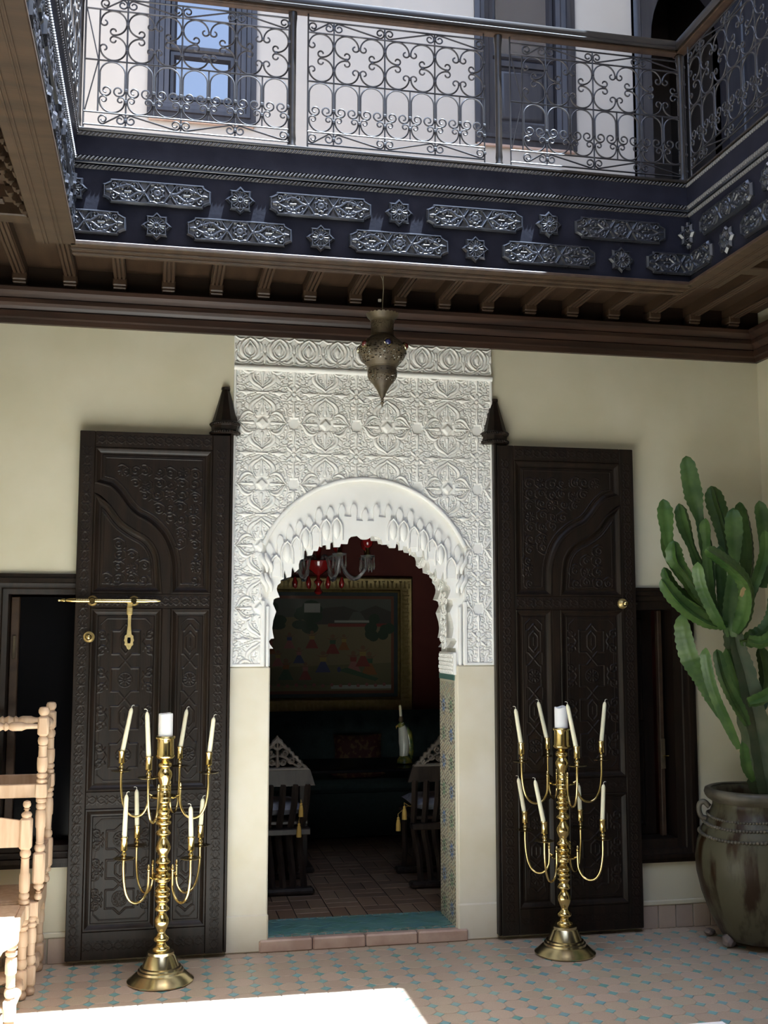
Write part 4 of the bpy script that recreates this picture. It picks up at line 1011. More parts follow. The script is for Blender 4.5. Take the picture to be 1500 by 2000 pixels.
def railing(loc, rz, cells, label, tail=0.0):
    r = empty('iron_railing', loc, label, 'railing', 'wrought iron railing panels', None, rz)
    W_ = sum({'g': .062, 'h': Q, 'u': U}[c] for c in cells)
    for z in (Z1, Z2, Z3, Z4, Z5): bar(r, 0, z, W_, z)
    x = 0.0; flip = 1; bar(r, 0, 0, 0, Z6)
    for c in cells:
        if c == 'g':
            bar(r, .062, Z2, .062, Z4, .0038); bar(r, .004, Z4, .060, Z3, .003); bar(r, .060, Z3, .004, Z2, .003); x += .062; continue
        wd = U if c == 'u' else Q; xe = x + wd
        bar(r, xe, Z1 if xe < W_ - .01 else 0, xe, Z5 if xe < W_ - .01 else Z6)
        if c == 'u':
            for sx, sz in ((1, 1), (-1, 1), (1, -1), (-1, -1)):
                link('scroll', CPC, r, (x if sx > 0 else xe, 0, Z4 if sz > 0 else Z3), None, (sx, 1, sz))
            for p in ((x + Q, Z4 - hs_ / 2), (x + Q, Z3 + hs_ / 2), (x + Q / 2, (Z3 + Z4) / 2), (xe - Q / 2, (Z3 + Z4) / 2)): link('collar', COLM, r, (p[0], 0, p[1]))
            bar(r, x + Q, Z2, x + Q, Z3, .0038)
            for k in (0, 1):
                link('scroll', ARCH, r, (x + k * Q, 0, 0)); link('scroll', UPC, r, (x + k * Q, 0, 0))
            link('collar', COLM, r, (x + Q, 0, .205)); link('collar', COLM, r, (x + Q, 0, .152))
        else:
            for sz in (1, -1): link('scroll', CPC, r, (xe, 0, Z4 if sz > 0 else Z3), None, (-1, 1, sz))
            link('scroll', ARCH, r, (x, 0, 0)); link('scroll', UPC, r, (x, 0, 0))
        for z in (.205, .152, Z3 + hs_ * .5, Z4 - hs_ * .5, Z1 + hb / 2, Z4 + hb / 2): link('collar', COLM, r, (xe, 0, z))
        me = SB1 if c == 'u' else SB2
        for z in (Z1, Z4):
            if flip > 0: link('scroll', me, r, (x, 0, z))
            else: link('scroll', me, r, (xe, 0, z), None, (-1, 1, 1))
        flip = -flip; x = xe
    return r
YR = -.982
railing((-.375, YR, RZ), 0, 'ghuuu', 'wrought iron railing panel at the left end, before the blue paned window')
railing((.640, YR, RZ), 0, 'huuu', 'wrought iron railing panel in the middle, between the two wooden posts')
railing((1.636, YR, RZ), 0, 'ghuuu', 'wrought iron railing panel before the shuttered window and dark doorway')
XRR, XLR = FXR - .018, FXL + .018
railing((XRR, -1.075, RZ), -PI / 2, 'huuu', 'wrought iron railing panel on the right gallery, next to corner')
railing((XRR, -2.08, RZ), -PI / 2, 'huuu', 'wrought iron railing panel on the right gallery, nearest the viewer')
railing((XLR, -1.10 - 3.5 * U, RZ), PI / 2, 'huuu', 'wrought iron railing panel seen edge on along left gallery')
def post(x, y, label):
    r = empty('railing_post', (x, y, RZ), label, 'post', 'wooden railing posts')
    MB().lathe([(.020, 0), (.020, .02), (.016, .03), (.018, .05), (.016, .08), (.0165, .60), (.018, .63), (.020, .645), (.020, Z6)], 14).build('shaft', 'rail_wood', r, 40)
    MB().cbox(-.024, .024, -.024, .024, 0, .012, .003).build('foot_block', 'rail_wood', r)
post(.568, YR + .004, 'slender wooden railing post between the left and middle panels'); post(1.577, YR + .004, 'slender wooden railing post before the shuttered window')
post(FXR - .016, YR + .002, 'wooden railing post at the right corner of the gallery'); post(FXL + .012, YR + .002, 'wooden railing post at the left corner of the gallery')
post(XRR, -2.03, 'wooden railing post part way along the right gallery')
HP = [(-.035, 0), (.035, 0), (.037, .012), (.030, .020), (.034, .036), (.030, .052), (.015, .060), (-.015, .060), (-.030, .052), (-.034, .036), (-.030, .020), (-.037, .012)]
def handrail(loc, rz, x0, x1, label):
    r = empty('handrail', loc, label, 'handrail', 'wooden handrails', None, rz)
    MB().prism(HP, x0, x1, 'yz').build('rail', 'rail_wood', r, 30)
    MB().cbox(x0, x1, -.022, .022, -.010, .002, .002).build('underside_fillet', 'soffit_wood', r)
handrail((0, YR, RZ + Z6 + .008), 0, XLR, XRR, 'dark wooden handrail along the back railing, sunlit on top')
handrail((XRR, YR, RZ + Z6 + .008), -PI / 2, -.03, 3.6, 'dark wooden handrail on the right gallery railing')
handrail((XLR, YR, RZ + Z6 + .008), -PI / 2, -.03, 3.6, 'dark wooden handrail on the left gallery railing')
# ================================================================== BRASS CANDELABRA
PROF = [(28, 1930), (60, 1915), (62, 1895), (40, 1875), (34, 1862), (50, 1850), (58, 1835), (50, 1818), (32, 1800), (30, 1785), (42, 1760), (54, 1725), (50, 1690), (32, 1662), (26, 1650), (46, 1640), (56, 1625), (46, 1606), (36, 1592), (48, 1575), (54, 1560), (40, 1548), (54, 1535), (56, 1518), (44, 1508), (57, 1495), (50, 1478), (36, 1462), (32, 1445), (52, 1430), (52, 1412), (56, 1402), (58, 1380), (40, 1362), (56, 1346), (50, 1328), (32, 1312), (48, 1300), (56, 1288), (44, 1270), (30, 1252), (44, 1225), (56, 1190), (50, 1160), (32, 1130), (26, 1115), (46, 1100), (57, 1085), (46, 1066), (32, 1050), (40, 1032), (54, 1018), (56, 1000), (42, 988), (52, 975), (54, 960), (40, 948), (46, 935), (44, 915), (32, 900), (30, 880), (46, 862), (46, 842), (44, 815), (44, 790), (34, 775), (40, 755), (32, 738), (42, 712), (56, 668), (52, 640), (36, 615), (50, 602), (50, 580), (28, 562), (30, 552), (60, 545), (72, 530), (72, 518), (64, 512), (63, 402), (74, 398), (75, 388), (70, 384), (60, 386), (60, 470)]
KZ = 1541.0
def candelabrum(loc, label, th_up, th_lo, turn=0.0):
    r = empty('candelabrum', loc, label, 'candelabrum', 'tall brass candelabra')
    MB().lathe([(max(.001, p[0]), p[1]) for p in cr([(a / KZ, 1.3856 - v / KZ) for a, v in PROF], 3)], 28).build('stem', 'brass', r, 50)
    MB().lathe([(.150, 0), (.156, .004), (.156, .009), (.138, .022), (.118, .040), (.108, .046), (.106, .056), (.098, .060), (.096, .068), (.086, .072), (.066, .122), (.062, .126), (.062, .138), (.052, .142), (.040, .146)], 40).build('base', 'brass_pale', r, 25)
    for z in (.853, .480): MB().lathe([(.03, -.004), (.066, -.003), (.068, .0), (.066, .004), (.03, .005)], 28, (0, 0, z)).build('arm_plate', 'brass', r, 40)
    tips = {}
    for z, ths, dz in ((.853, th_up, .114), (.480, th_lo, .112)):
        for th in ths:
            c, s = math.cos(math.radians(th - turn)), math.sin(math.radians(th - turn))
            path = cr([(.080, .035), (.080, .0), (.084, -.045), (.108, -.085), (.143, -.098), (.178, -.085), (.203, -.045), (.215, .01), (.219, .06), (.219, dz - .004)], 4)
            P = [(p[0] * c, p[0] * s, z + p[1]) for p in path]
            am = MB().tube(P, .0058, 10).tube([(.06 * c, .06 * s, z + .002), (.082 * c, .082 * s, z + .012)], .004, 6)
            a = am.build('arm', 'brass', r, 60)
            x, y = .219 * c, .219 * s; zd = z + dz
            MB().lathe([(.001, .036), (.006, .038), (.008, .045), (.004, .052), (.007, .058), (.003, .066), (.0005, .068)], 10, (.080 * c, .080 * s, z)).build('arm_finial', 'brass', a, 50)
            MB().lathe([(.008, -.006), (.03, -.003), (.048, .003), (.0495, .0045), (.047, .005), (.03, .0005), (.008, -.001)], 28, (x, y, zd)).build('drip_pan', 'brass_pale', a, 40)
            MB().lathe([(.006, -.002), (.011, .004), (.007, .010), (.013, .020), (.008, .028), (.007, .034), (.014, .038), (.0165, .041), (.0150, .045), (.0148, .090), (.0175, .094), (.0175, .099), (.0140, .100), (.0135, .075)], 16, (x, y, zd)).build('candle_cup', 'brass', a, 40)
            tips[(z, th)] = (loc[0] + x, loc[1] + y, loc[2] + zd + .078)
    return r, tips
cl, tl = candelabrum((.051, -.385, 0), 'tall brass candelabrum before the left carved door, nearer the chairs', (-20, 70, 160, 250), (35, 125, 215, 305))
crr, tr = candelabrum((2.085, -.345, 0), 'tall brass candelabrum before the right carved door', (20, 110, 200, 290), (65, 155, 245, 335), 20.7)
def candle(p, lean, h, label, grp):
    # lean: sideways shift over the height (image left/right), pivoting in its cup
    r = empty('taper_candle', p, label, 'candle', grp)
    ax = Vector((lean[0], lean[1], h)); 
    body = [(0, 0, 0), tuple(ax * .3), tuple(ax * .92), tuple(ax * .97), tuple(ax)]
    MB().tube(body, [.0112, .0110, .0100, .0075, .0035], 14).build('wax', 'candle_wax', r, 50)
    e = ax; MB().tube([tuple(e * .985), tuple(e + Vector((.001, 0, .008))), tuple(e + Vector((.006 * (1 if lean[0] > 0 else -1), 0, .013))), tuple(e + Vector((.013 * (1 if lean[0] > 0 else -1), 0, .012)))], .0014, 6).build('wick', 'wick', r)
UP, LO = .853, .480
cdl = [(UP, 160, .042, .225, 'strongly right-leaning cream candle on the left candelabrum, upper tier, outermost left'), (UP, 250, -.013, .225, 'cream candle in the front upper cup of the left candelabrum'), (UP, 70, .030, .205, 'cream candle in the rear upper cup of the left candelabrum'), (UP, -20, .020, .185, 'cream candle in the outer right upper cup of the left candelabrum'),
       (LO, 215, .006, .215, 'cream candle in the front left lower cup of the left candelabrum'), (LO, 125, -.007, .195, 'cream candle in the rear left lower cup of the left candelabrum'), (LO, 305, -.005, .160, 'cream candle in the front right lower cup of the left candelabrum'), (LO, 35, .009, .150, 'cream candle in the rear right lower cup of the left candelabrum')]
for z, th, l, h, lab in cdl: candle(tl[(z, th)], (l, 0), h, lab, 'tapers on the left candelabrum')
cdr = [(UP, 200, -.030, .195, 'cream candle in the outer left upper cup of the right candelabrum'), (UP, 110, -.050, .215, 'steeply left-leaning cream candle in the rear upper cup of the right candelabrum'), (UP, 290, -.046, .230, 'left-leaning cream candle in the front upper cup of the right candelabrum'), (UP, 20, .026, .225, 'right-leaning cream candle in the outer right upper cup of the right candelabrum'),
       (LO, 155, -.034, .195, 'cream candle in the outer left lower cup of the right candelabrum'), (LO, 245, -.046, .225, 'left-leaning cream candle in the front lower cup of the right candelabrum'), (LO, 65, -.006, .150, 'cream candle in the rear lower cup of the right candelabrum, behind an arm'), (LO, 335, .010, .195, 'cream candle in the right lower cup of the right candelabrum')]
for z, th, l, h, lab in cdr: candle(tr[(z, th)], (l, 0), h, lab, 'tapers on the right candelabrum')
def pillar(p, label, dip):
    r = empty('pillar_candle', p, label, 'candle', 'white pillar candles')
    mb = MB(); n = 28
    L = [(.0345, 0), (.0345, .06), (.0345, .150), (.0335, .158), (.029, .160), (.024, .150), (.001, .148)]
    for i, (rr, z) in enumerate(L):
        for k in range(n):
            a = 2 * PI * k / n; d = dip * math.sin(a * 1.0 + .6) * math.sin(2 * a) if i >= 2 and i <= 4 else 0
            mb.v.append((rr * math.cos(a), rr * math.sin(a), z + d))
    for i in range(len(L) - 1):
        for k in range(n): a = i * n + k; b = i * n + (k + 1) % n; mb.f.append((a, b, b + n, a + n)); mb.m.append(0)
    mb.f.append(tuple(range(n))); mb.f.append(tuple((len(L) - 1) * n + k for k in range(n))); mb.m += [0, 0]
    mb.build('wax', 'white_wax', r, 50); MB().tube([(0, 0, .14), (.001, 0, .155), (.004, 0, .163)], .0015, 6).build('wick', 'wick', r)
pillar((.051, -.385, 1.087), 'thick white pillar candle with flat top crowning the left candelabrum', .002); pillar((2.085, -.345, 1.087), 'thick white pillar candle with notched rim crowning the right candelabrum', .006)

# ================================================================== RAW TURNED-WOOD CHAIRS
W2, D2 = .182, .20
LEG = [(.012, 0), (.020, .003), (.0245, .014), (.0245, .026), (.018, .038), (.015, .041), (.019, .044)]
LEG2 = [(.019, .130), (.016, .134), (.022, .142), (.0245, .155), (.021, .170), (.0165, .176), (.020, .179), (.0185, .185), (.0195, .228), (.0235, .232), (.0245, .262), (.0225, .292), (.017, .299), (.024, .306), (.024, .318), (.017, .325), (.024, .333), (.023, .345), (.018, .350)]
LEG3 = [(.018, .413), (.024, .420), (.024, .432), (.017, .438), (.023, .446), (.023, .458), (.017, .466), (.0225, .472), (.0245, .50), (.0235, .546), (.0195, .552), (.0175, .612), (.0205, .617), (.0165, .621), (.023, .630), (.0245, .643), (.019, .657)]
LEG4 = [(.019, .797), (.022, .803), (.024, .812), (.020, .820), (.010, .826), (.009, .832), (.015, .836), (.010, .841), (.0165, .848), (.0185, .858), (.014, .870), (.004, .874)]
def post_mb(back, x, y):
    m = MB(); m.lathe(LEG, 16, (x, y, 0)).cbox(x - .025, x + .025, y - .025, y + .025, .043, .131, .008).lathe(LEG2, 16, (x, y, 0)).cbox(x - .026, x + .026, y - .026, y + .026, .350, .413, .004)
    if back: m.lathe(LEG3, 16, (x, y, 0)).cbox(x - .027, x + .027, y - .027, y + .027, .657, .798, .009).lathe(LEG4, 16, (x, y, 0))
    return m
def turned(L, axis, c):
    h = L / 2; k = [(.012, -h), (.013, -h * .72), (.016, -h * .66), (.021, -h * .6), (.0215, -h * .36), (.018, -h * .30), (.013, -h * .26), (.022, -h * .18), (.014, -h * .12), (.024, 0)]
    return MB().lathe(k + [(r, -z) for r, z in k[::-1][1:]], 14, c, axis)
def chair(loc, rot, label):
    r = empty('turned_chair', loc, label, 'chair', 'pale turned wooden chairs'); r.rotation_euler = rot
    for i, x in enumerate((-W2, W2)):
        post_mb(True, x, D2).build('back_post', 'raw_wood', r, 40); post_mb(False, x, -D2).build('leg', 'raw_wood', r, 40)
        MB().cbox(x - .012, x + .012, -D2 + .02, D2 - .02, .352, .411, .003).build('seat_rail', 'raw_wood', r)
        turned(2 * D2 - .05, 'y', (x, 0, .088)).build('stretcher', 'raw_wood', r, 40)
    MB().cbox(-W2, W2, D2 - .012, D2 + .012, .352, .411, .003).build('seat_rail', 'raw_wood', r)
    ap = [(-W2 - .02, .412), (-W2 - .02, .35), (-W2 + .03, .325), (-W2 + .045, .30), (-W2 + .075, .335), (-W2 + .11, .352), (W2 - .11, .352), (W2 - .075, .335), (W2 - .045, .30), (W2 - .03, .325), (W2 + .02, .35), (W2 + .02, .412)]
    MB().prism(ap, -D2 - .028, -D2 - .012).build('front_apron', 'raw_wood', r)
    turned(2 * W2 - .05, 'x', (0, D2, .088)).build('stretcher', 'raw_wood', r, 40); turned(2 * W2 - .05, 'x', (0, -D2, .088)).build('stretcher', 'raw_wood', r, 40)
    MB().cbox(-W2 + .012, W2 - .012, -D2 - .01, D2 - .012, .400, .416, .004).build('seat', 'raw_wood', r)
    bb = [(-W2 + .02, .668), (W2 - .02, .668), (W2 - .02, .785), (W2 * .4, .80), (-W2 * .4, .80), (-W2 + .02, .785)]
    MB().prism(bb, D2 - .010, D2 + .010).build('back_board', 'raw_wood', r)
chair((-.564 - W2, -.725, 0), (0, 0, 0), 'pale wooden chair standing upright in front, its front leg in the sun')
chair((-.533 - D2, -.285, 0), (0, 0, PI / 2), 'pale wooden chair standing under the upturned one by the window')
chair((-.508 - D2, -.285, 1.291), (0, PI, -PI / 2), 'pale wooden chair turned upside down on top of another chair')

# ================================================================== POT AND CACTUS
PCX, PCY = 3.150, -.405; PS, PH = .87, .965
pot = empty('glazed_pot', (PCX, PCY, .03), 'big mottled green glazed jar with rope bands holding the cactus', 'pot')
MB().lathe([(.18, 0), (.215, .01), (.245, .05), (.29, .13), (.335, .24), (.362, .35), (.368, .43), (.355, .51), (.325, .585), (.295, .64), (.270, .68), (.256, .71), (.254, .735), (.268, .752), (.285, .765), (.292, .782), (.286, .797), (.268, .80), (.252, .79), (.240, .765), (.236, .73), (.24, .70)], 56).build('body', 'pot_glaze', pot, 60)
for z, rr, t in ((.560, .338, .010), (.615, .310, .010), (.655, .287, .008)):
    q = MB(); n = 100
    for k in range(n):
        a = 2 * PI * k / n; q.ball((rr * math.cos(a), rr * math.sin(a), z + .006 * math.sin(a * 3)), t * 1.25, 6, .8)
    q.build('rope_band', 'pot_rim', pot, 60)
MB().lathe([(.262, .735), (.283, .748), (.298, .764), (.304, .782), (.298, .800), (.280, .808), (.262, .802)], 56, cap=False).build('rim', 'pot_rim', pot, 60)
for a in (160, 335, 65):
    c, s = math.cos(math.radians(a)), math.sin(math.radians(a))
    MB().tube([(rr * c, rr * s, z) for rr, z in cr([(.275, .70), (.305, .725), (.332, .715), (.338, .68), (.325, .645), (.298, .635)], 4)], .016, 10).build('lug_handle', 'pot_rim', pot, 60)
MB().lathe([(.001, .70), (.12, .705), (.238, .70)], 30, cap=False).build('soil', 'soil', pot)
for ch in pot.children: ch.scale = (PS, PS, PH)
def rock(p, s, lab):
    bm = bmesh.new(); bmesh.ops.create_icosphere(bm, subdivisions=2, radius=1)
    rr = random.Random(int(p[0] * 1000))
    for v in bm.verts: v.co = Vector((v.co.x * s[0], v.co.y * s[1], v.co.z * s[2])) * rr.uniform(.86, 1.1)
    zmin = min(v.co.z for v in bm.verts)
    for v in bm.verts: v.co.z -= zmin
    me = bpy.data.meshes.new('prop_stone'); bm.to_mesh(me); bm.free(); me.materials.append(MATS['rock'])
    tag(link('prop_stone', me, None, p), lab, 'stone', 'stones under the jar')
rock((2.962, -.425, 0), (.040, .038, .040), 'small grey stone wedged under the left side of the glazed jar')
rock((2.97, -.20, 0), (.03, .03, .02), 'flat stone in the shadow behind the glazed jar')
rock((3.27, -.58, 0), (.036, .036, .02), 'stone under the front of the glazed jar')

ca = empty('potted_cactus', (PCX, PCY, .73), 'tall green candelabra cactus with many winged upright stems', 'cactus')
def stem(pts, wid, dy0, dy1, nm='stem', m='cactus_green', wings=4, twist=0.0, tip=True):
    P = []
    for i, (x, y) in enumerate(pts):
        t = i / (len(pts) - 1); P.append(at(1240 + x / 3.125, 860 + y / 3.125, PCY + dy0 + (dy1 - dy0) * t))
    path = [Vector(p) for p in cr([tuple(p) for p in P], 9)]; n = len(path)
    wd = np.interp(np.linspace(0, 1, n), np.linspace(0, 1, len(wid)), wid) / 3.125 / 363.0 / 2
    L = [0.0]
    for a, b in zip(path[:-1], path[1:]): L.append(L[-1] + (b - a).length)
    mb = MB(); sec = 4 * wings; u = None; rings = []
    ph = random.uniform(0, 6)
    for i in range(n):
        T = (path[min(i + 1, n - 1)] - path[max(i - 1, 0)]).normalized()
        if u is None: u = T.orthogonal().normalized(); u = (Vector((1, 0, 0)) - T * T.x).normalized()
        u = (u - T * u.dot(T)).normalized(); v = T.cross(u)
        endf = min(1, math.sqrt(max(0, (L[-1] - L[i]) / (wd[-1] * 1.3))) + .04) if tip else 1
        base = .75 + .25 * min(1, L[i] / .05)
        R = wd[i] * endf * base * (1 + .075 * math.sin(L[i] * 2 * PI / .036 + ph))
        for k in range(sec):
            a = 2 * PI * k / sec + twist + .35; f = abs(math.cos(a * wings / 2 - (twist + .35) * wings / 2))
            rr = R * (.36 + .70 * f ** 3.4)
            mb.v.append(tuple(path[i] + (u * math.cos(a) + v * math.sin(a)) * rr))
    for i in range(n - 1):
        for k in range(sec):
            a = i * sec + k; b = i * sec + (k + 1) % sec
            mb.f.append((a, b, b + sec, a + sec)); mb.m.append(1 if k % 4 in (9,) else 0)
    mb.f.append(tuple(range(sec - 1, -1, -1))); mb.f.append(tuple((n - 1) * sec + k for k in range(sec))); mb.m += [0, 0]
    return mb.build(nm, m, ca, 55, world=True)
trunk_pts = [(800, 2175), (770, 2000), (722, 1720), (660, 1430), (612, 1260), (592, 1120)]
stem(trunk_pts, [190, 190, 185, 165, 130, 110], .0, -.02, 'trunk', 'cactus_trunk', 4, .3, tip=False)
ST_ = [([(460, 950), (450, 760), (415, 560), (372, 400), (338, 240), (312, 95)], [70, 80, 85, 58, 125, 118, 85], .05, .10),
       ([(470, 1030), (360, 930), (260, 770), (205, 640), (178, 470), (172, 358)], [60, 75, 80, 62, 110, 95], .0, -.04),
       ([(480, 960), (400, 790), (345, 650), (300, 520), (268, 385)], [60, 75, 52, 98, 80], .03, .02),
       ([(490, 1060), (400, 930), (310, 810), (245, 720), (236, 612)], [60, 80, 58, 100, 85], -.05, -.12),
       ([(420, 960), (300, 860), (215, 740), (180, 640), (186, 530)], [50, 60, 70, 70, 60], .06, .10),
       ([(470, 1060), (370, 1000), (280, 940), (215, 870), (176, 775)], [50, 60, 65, 70, 60], .02, .06),
       ([(560, 1130), (450, 1110), (330, 1040), (235, 950), (162, 845)], [60, 80, 85, 90, 70], -.06, -.16),
       ([(540, 1150), (500, 1080), (440, 960), (402, 860), (384, 742)], [60, 75, 75, 80, 80], -.10, -.20),
       ([(540, 1120), (480, 1000), (455, 800), (445, 620), (432, 475)], [60, 85, 80, 60, 112], .0, -.02),
       ([(620, 1180), (672, 1080), (692, 960), (668, 860), (605, 785), (520, 718), (432, 662)], [80, 120, 110, 95, 95, 90, 70], -.10, -.24),
       ([(590, 1200), (582, 1040), (595, 880), (610, 740), (606, 560), (600, 412)], [90, 95, 82, 60, 118, 105], -.04, -.06),
       ([(570, 800), (560, 640), (530, 500), (495, 390), (465, 278)], [70, 90, 110, 120, 100], .14, .20),
       ([(640, 1060), (690, 800), (690, 640), (668, 500), (640, 375)], [70, 100, 110, 115, 95], .12, .16),
       ([(780, 900), (800, 700), (785, 520), (758, 368)], [70, 85, 95, 85], .10, .10),
       ([(640, 1080), (700, 950), (760, 800), (795, 670), (792, 545)], [70, 85, 85, 85, 80], -.06, -.12),
       ([(560, 1150), (548, 1000), (535, 820), (520, 640)], [70, 85, 80, 70], .06, .06),
       ([(560, 1720), (480, 1560), (420, 1440), (345, 1320), (310, 1200), (285, 1060)], [60, 110, 130, 135, 125, 90], .05, .0),
       ([(640, 1880), (570, 1720), (495, 1550), (452, 1400), (432, 1265)], [50, 75, 75, 80, 70], -.10, -.18),
       ([(690, 1740), (640, 1640), (585, 1540), (535, 1420), (500, 1275)], [50, 70, 72, 70, 60], -.06, -.12),
       ([(690, 1700), (655, 1600), (615, 1460), (555, 1270)], [50, 70, 75, 65], .0, -.03),
       ([(640, 1230), (720, 1210), (800, 1160), (850, 1060), (860, 900)], [60, 105, 100, 95, 80], -.05, -.08),
       ([(740, 1700), (800, 1520), (800, 1400), (765, 1255)], [60, 95, 90, 70], .06, .10),
       ([(720, 2080), (672, 1980), (655, 1840)], [40, 75, 60], -.08, -.12),
       ([(690, 1600), (800, 1560), (930, 1440), (985, 1200), (980, 950), (945, 620)], [80, 85, 80, 85, 75], -.12, -.22),
       ([(690, 1215), (780, 1230), (870, 1150), (900, 1000), (890, 850), (870, 640)], [70, 80, 80, 70], -.10, -.20)]
for p, wdt, a, b in ST_: stem(p, wdt, a, b, wings=random.choice((3, 4)), twist=random.uniform(0, 1.5))
sp = at(1240 + 640 / 3.125, 860 + 930 / 3.125, PCY - .20)
scm = MB(); scm.prism([(-.006, -.02), (.006, -.024), (.010, -.004), (.006, .012), (.012, .022), (-.004, .03), (-.010, .01)], -.012, .0)
scm.build('dry_scar', 'scar', ca, None, loc=(sp.x - PCX, sp.y - PCY - .02, sp.z - .73), rot=(0, .4, 0))

# ================================================================== HANGING LANTERN
LX, LY = 1.092, -.52
lan = empty('pierced_lantern', (LX, LY, 2.79), 'pierced dark brass lantern with coloured glass bosses hanging before the arch', 'lantern')
def lz_(v): return at(745, 500 + v / 6.453, LY).z - 2.79
def lathe_pierced(name, L, n, rows, hole, mname):
    xs = [p[0] for p in L]; z = [p[1] for p in L]; d = [0]
    for a, b in zip(L[:-1], L[1:]): d.append(d[-1] + math.hypot((a[0] - b[0]) / 2542, lz_(a[1]) - lz_(b[1])))
    q = np.linspace(0, d[-1], rows + 1); rr = np.interp(q, d, [a / 2542 for a in xs]); zv = np.interp(q, d, [lz_(v) for v in z]); vv = np.interp(q, d, z)
    mb = MB()
    for i in range(rows + 1):
        for k in range(n): a = 2 * PI * k / n; mb.v.append((rr[i] * math.cos(a), rr[i] * math.sin(a), zv[i]))
    for i in range(rows):
        for k in range(n):
            if hole(i, k, vv[i]): continue
            a = i * n + k; b = i * n + (k + 1) % n; mb.f.append((a, b, b + n, a + n)); mb.m.append(0)
    return mb.build(name, mname, lan, 50)
rn = random.Random(3)
holes = lambda i, k, v: (rn.random() < .34 and i % 2 == 1) if (1100 < v < 1345 or 1445 < v < 1585) else False
lathe_pierced('belly', [(150, 1012), (170, 1030), (235, 1075), (290, 1130), (312, 1185), (312, 1225), (290, 1280), (245, 1340), (190, 1395), (178, 1408)], 112, 40, holes, 'old_brass')
lathe_pierced('lower_bulb', [(176, 1400), (186, 1440), (193, 1480), (190, 1520), (168, 1565), (125, 1610), (95, 1650), (62, 1705), (38, 1755), (20, 1790)], 84, 44, holes, 'old_brass')
lathe_pierced('neck', [(150, 805), (150, 860), (146, 930), (148, 1000), (158, 1014)], 100, 28, lambda i, k, v: rn.random() < .3 and i % 2 == 1 and 840 < v < 940, 'old_brass')
cw = MB(); n = 72
for j, (hwv, v) in enumerate(((150, 815), (165, 800), (195, 772), (214, 748))):
    for k in range(n):
        a = 2 * PI * k / n; s = 1 + (.03 * abs(math.sin(a * 12)) if j == 3 else 0); mbz = lz_(v) + (.006 * abs(math.sin(a * 12)) if j == 3 else 0)
        cw.v.append((hwv / 2542 * s * math.cos(a), hwv / 2542 * s * math.sin(a), mbz))
for j in range(3):
    for k in range(n): a = j * n + k; b = j * n + (k + 1) % n; cw.f.append((a, b, b + n, a + n)); cw.m.append(0)
cw.build('scalloped_crown', 'old_brass', lan, 50)
for v, hwv in ((1012, 162), (1405, 184), (815, 154)): MB().lathe([(hwv / 2542 - .003, -.004), (hwv / 2542 + .002, 0), (hwv / 2542 - .003, .004)], 60, (0, 0, lz_(v)), cap=False).build('band', 'old_brass', lan, 60)
MB().lathe([(.0085, lz_(1785)), (.006, lz_(1800)), (.009, lz_(1815)), (.005, lz_(1830)), (.011, lz_(1850)), (.004, lz_(1870)), (.0045, lz_(1890)), (.001, lz_(1905))], 12).build('finial', 'old_brass', lan, 50)
for k in range(6):
    a = -PI / 2 + .22 - .18 + k * PI / 3; c, s = math.cos(a), math.sin(a); rr = 303 / 2542
    b_ = MB(); b_.lathe([(.021, -.004), (.0225, .005), (.017, .008)], 16, cap=False); o_ = b_.build('bezel', 'brass_pale', lan, 50, loc=(rr * c, rr * s, lz_(1158)), rot=(0, PI / 2 - .25, a))
    g_ = MB(); g_.lathe([(.0175, .002), (.0155, .010), (.010, .016), (.001, .019)], 14); g_.build('glass_boss', 'jewel_blue' if k % 2 == 0 else 'jewel_red', o_, 60)
top = ZS - 2.79
MB().tube([(0, 0, lz_(815)), (.002, 0, lz_(560)), (.006, 0, lz_(420)), (.004, 0, lz_(300)), (.008, 0, lz_(170)), (.004, 0, top)], .0028, 6).tube([(.006, 0, lz_(330)), (-.008, 0, lz_(240)), (-.016, 0, lz_(180))], .0016, 5).build('wire', 'cord', lan, 60)
MB().cbox(-.022, -.006, -.006, .004, lz_(580), lz_(545), .002).build('connector', 'white_plastic', lan)
for k in range(3):
    a = 2 * PI * k / 3 + .5; MB().tube([(.055 * math.cos(a), .055 * math.sin(a), lz_(815)), (.003, 0, lz_(640))], .0012, 5).build('hanger', 'old_brass', lan)

# ================================================================== ROOM BEHIND THE ARCH
# painting
pt = empty('framed_painting', (1.2, RB, .95), 'large framed garden scene painting on the red wall inside', 'painting')
c1 = at(806, 1128, RB - .05); c2 = at(806, 1391, RB - .05); px1, pz1, pz0 = c1.x, c1.z, c2.z; px0 = px1 - 1.72
MB().ringpanel(rect(px0, px1, pz0, pz1), RB - .02, [(0, -.02), (0, .02), (.012, .032), (.02, .028), (.105, .024), (.115, .034), (.13, .022)], fill=False).build('frame', 'gold_frame', pt, 30, world=True)
def frect(nm, m, x0, x1, z0, z1, y): return MB().box(x0, x1, y, RB - .012, z0, z1).build(nm, m, pt, world=True)
frect('painted_border', 'p_border', px0 + .1, px1 - .1, pz0 + .1, pz1 - .1, RB - .03)
frect('painted_band', 'p_trim', px0 + .16, px1 - .16, pz0 + .16, pz1 - .16, RB - .0305)
cvx0, cvx1, cvz0, cvz1 = px0 + .185, px1 - .185, pz0 + .185, pz1 - .185; ch_ = cvz1 - cvz0; cwid = cvx1 - cvx0
cv = MB(); cv.box(cvx0, cvx1, RB - .031, RB - .012, cvz0, cvz1); canvas = cv.build('canvas', 'p_ground', pt, world=True)
art = MB(); AM = ['p_sky', 'p_grass', 'p_tree', 'p_hill', 'p_white', 'p_red', 'p_blue', 'p_orange', 'p_yellow', 'p_skin', 'p_green', 'p_pink']
lay_y = [RB - .0314]
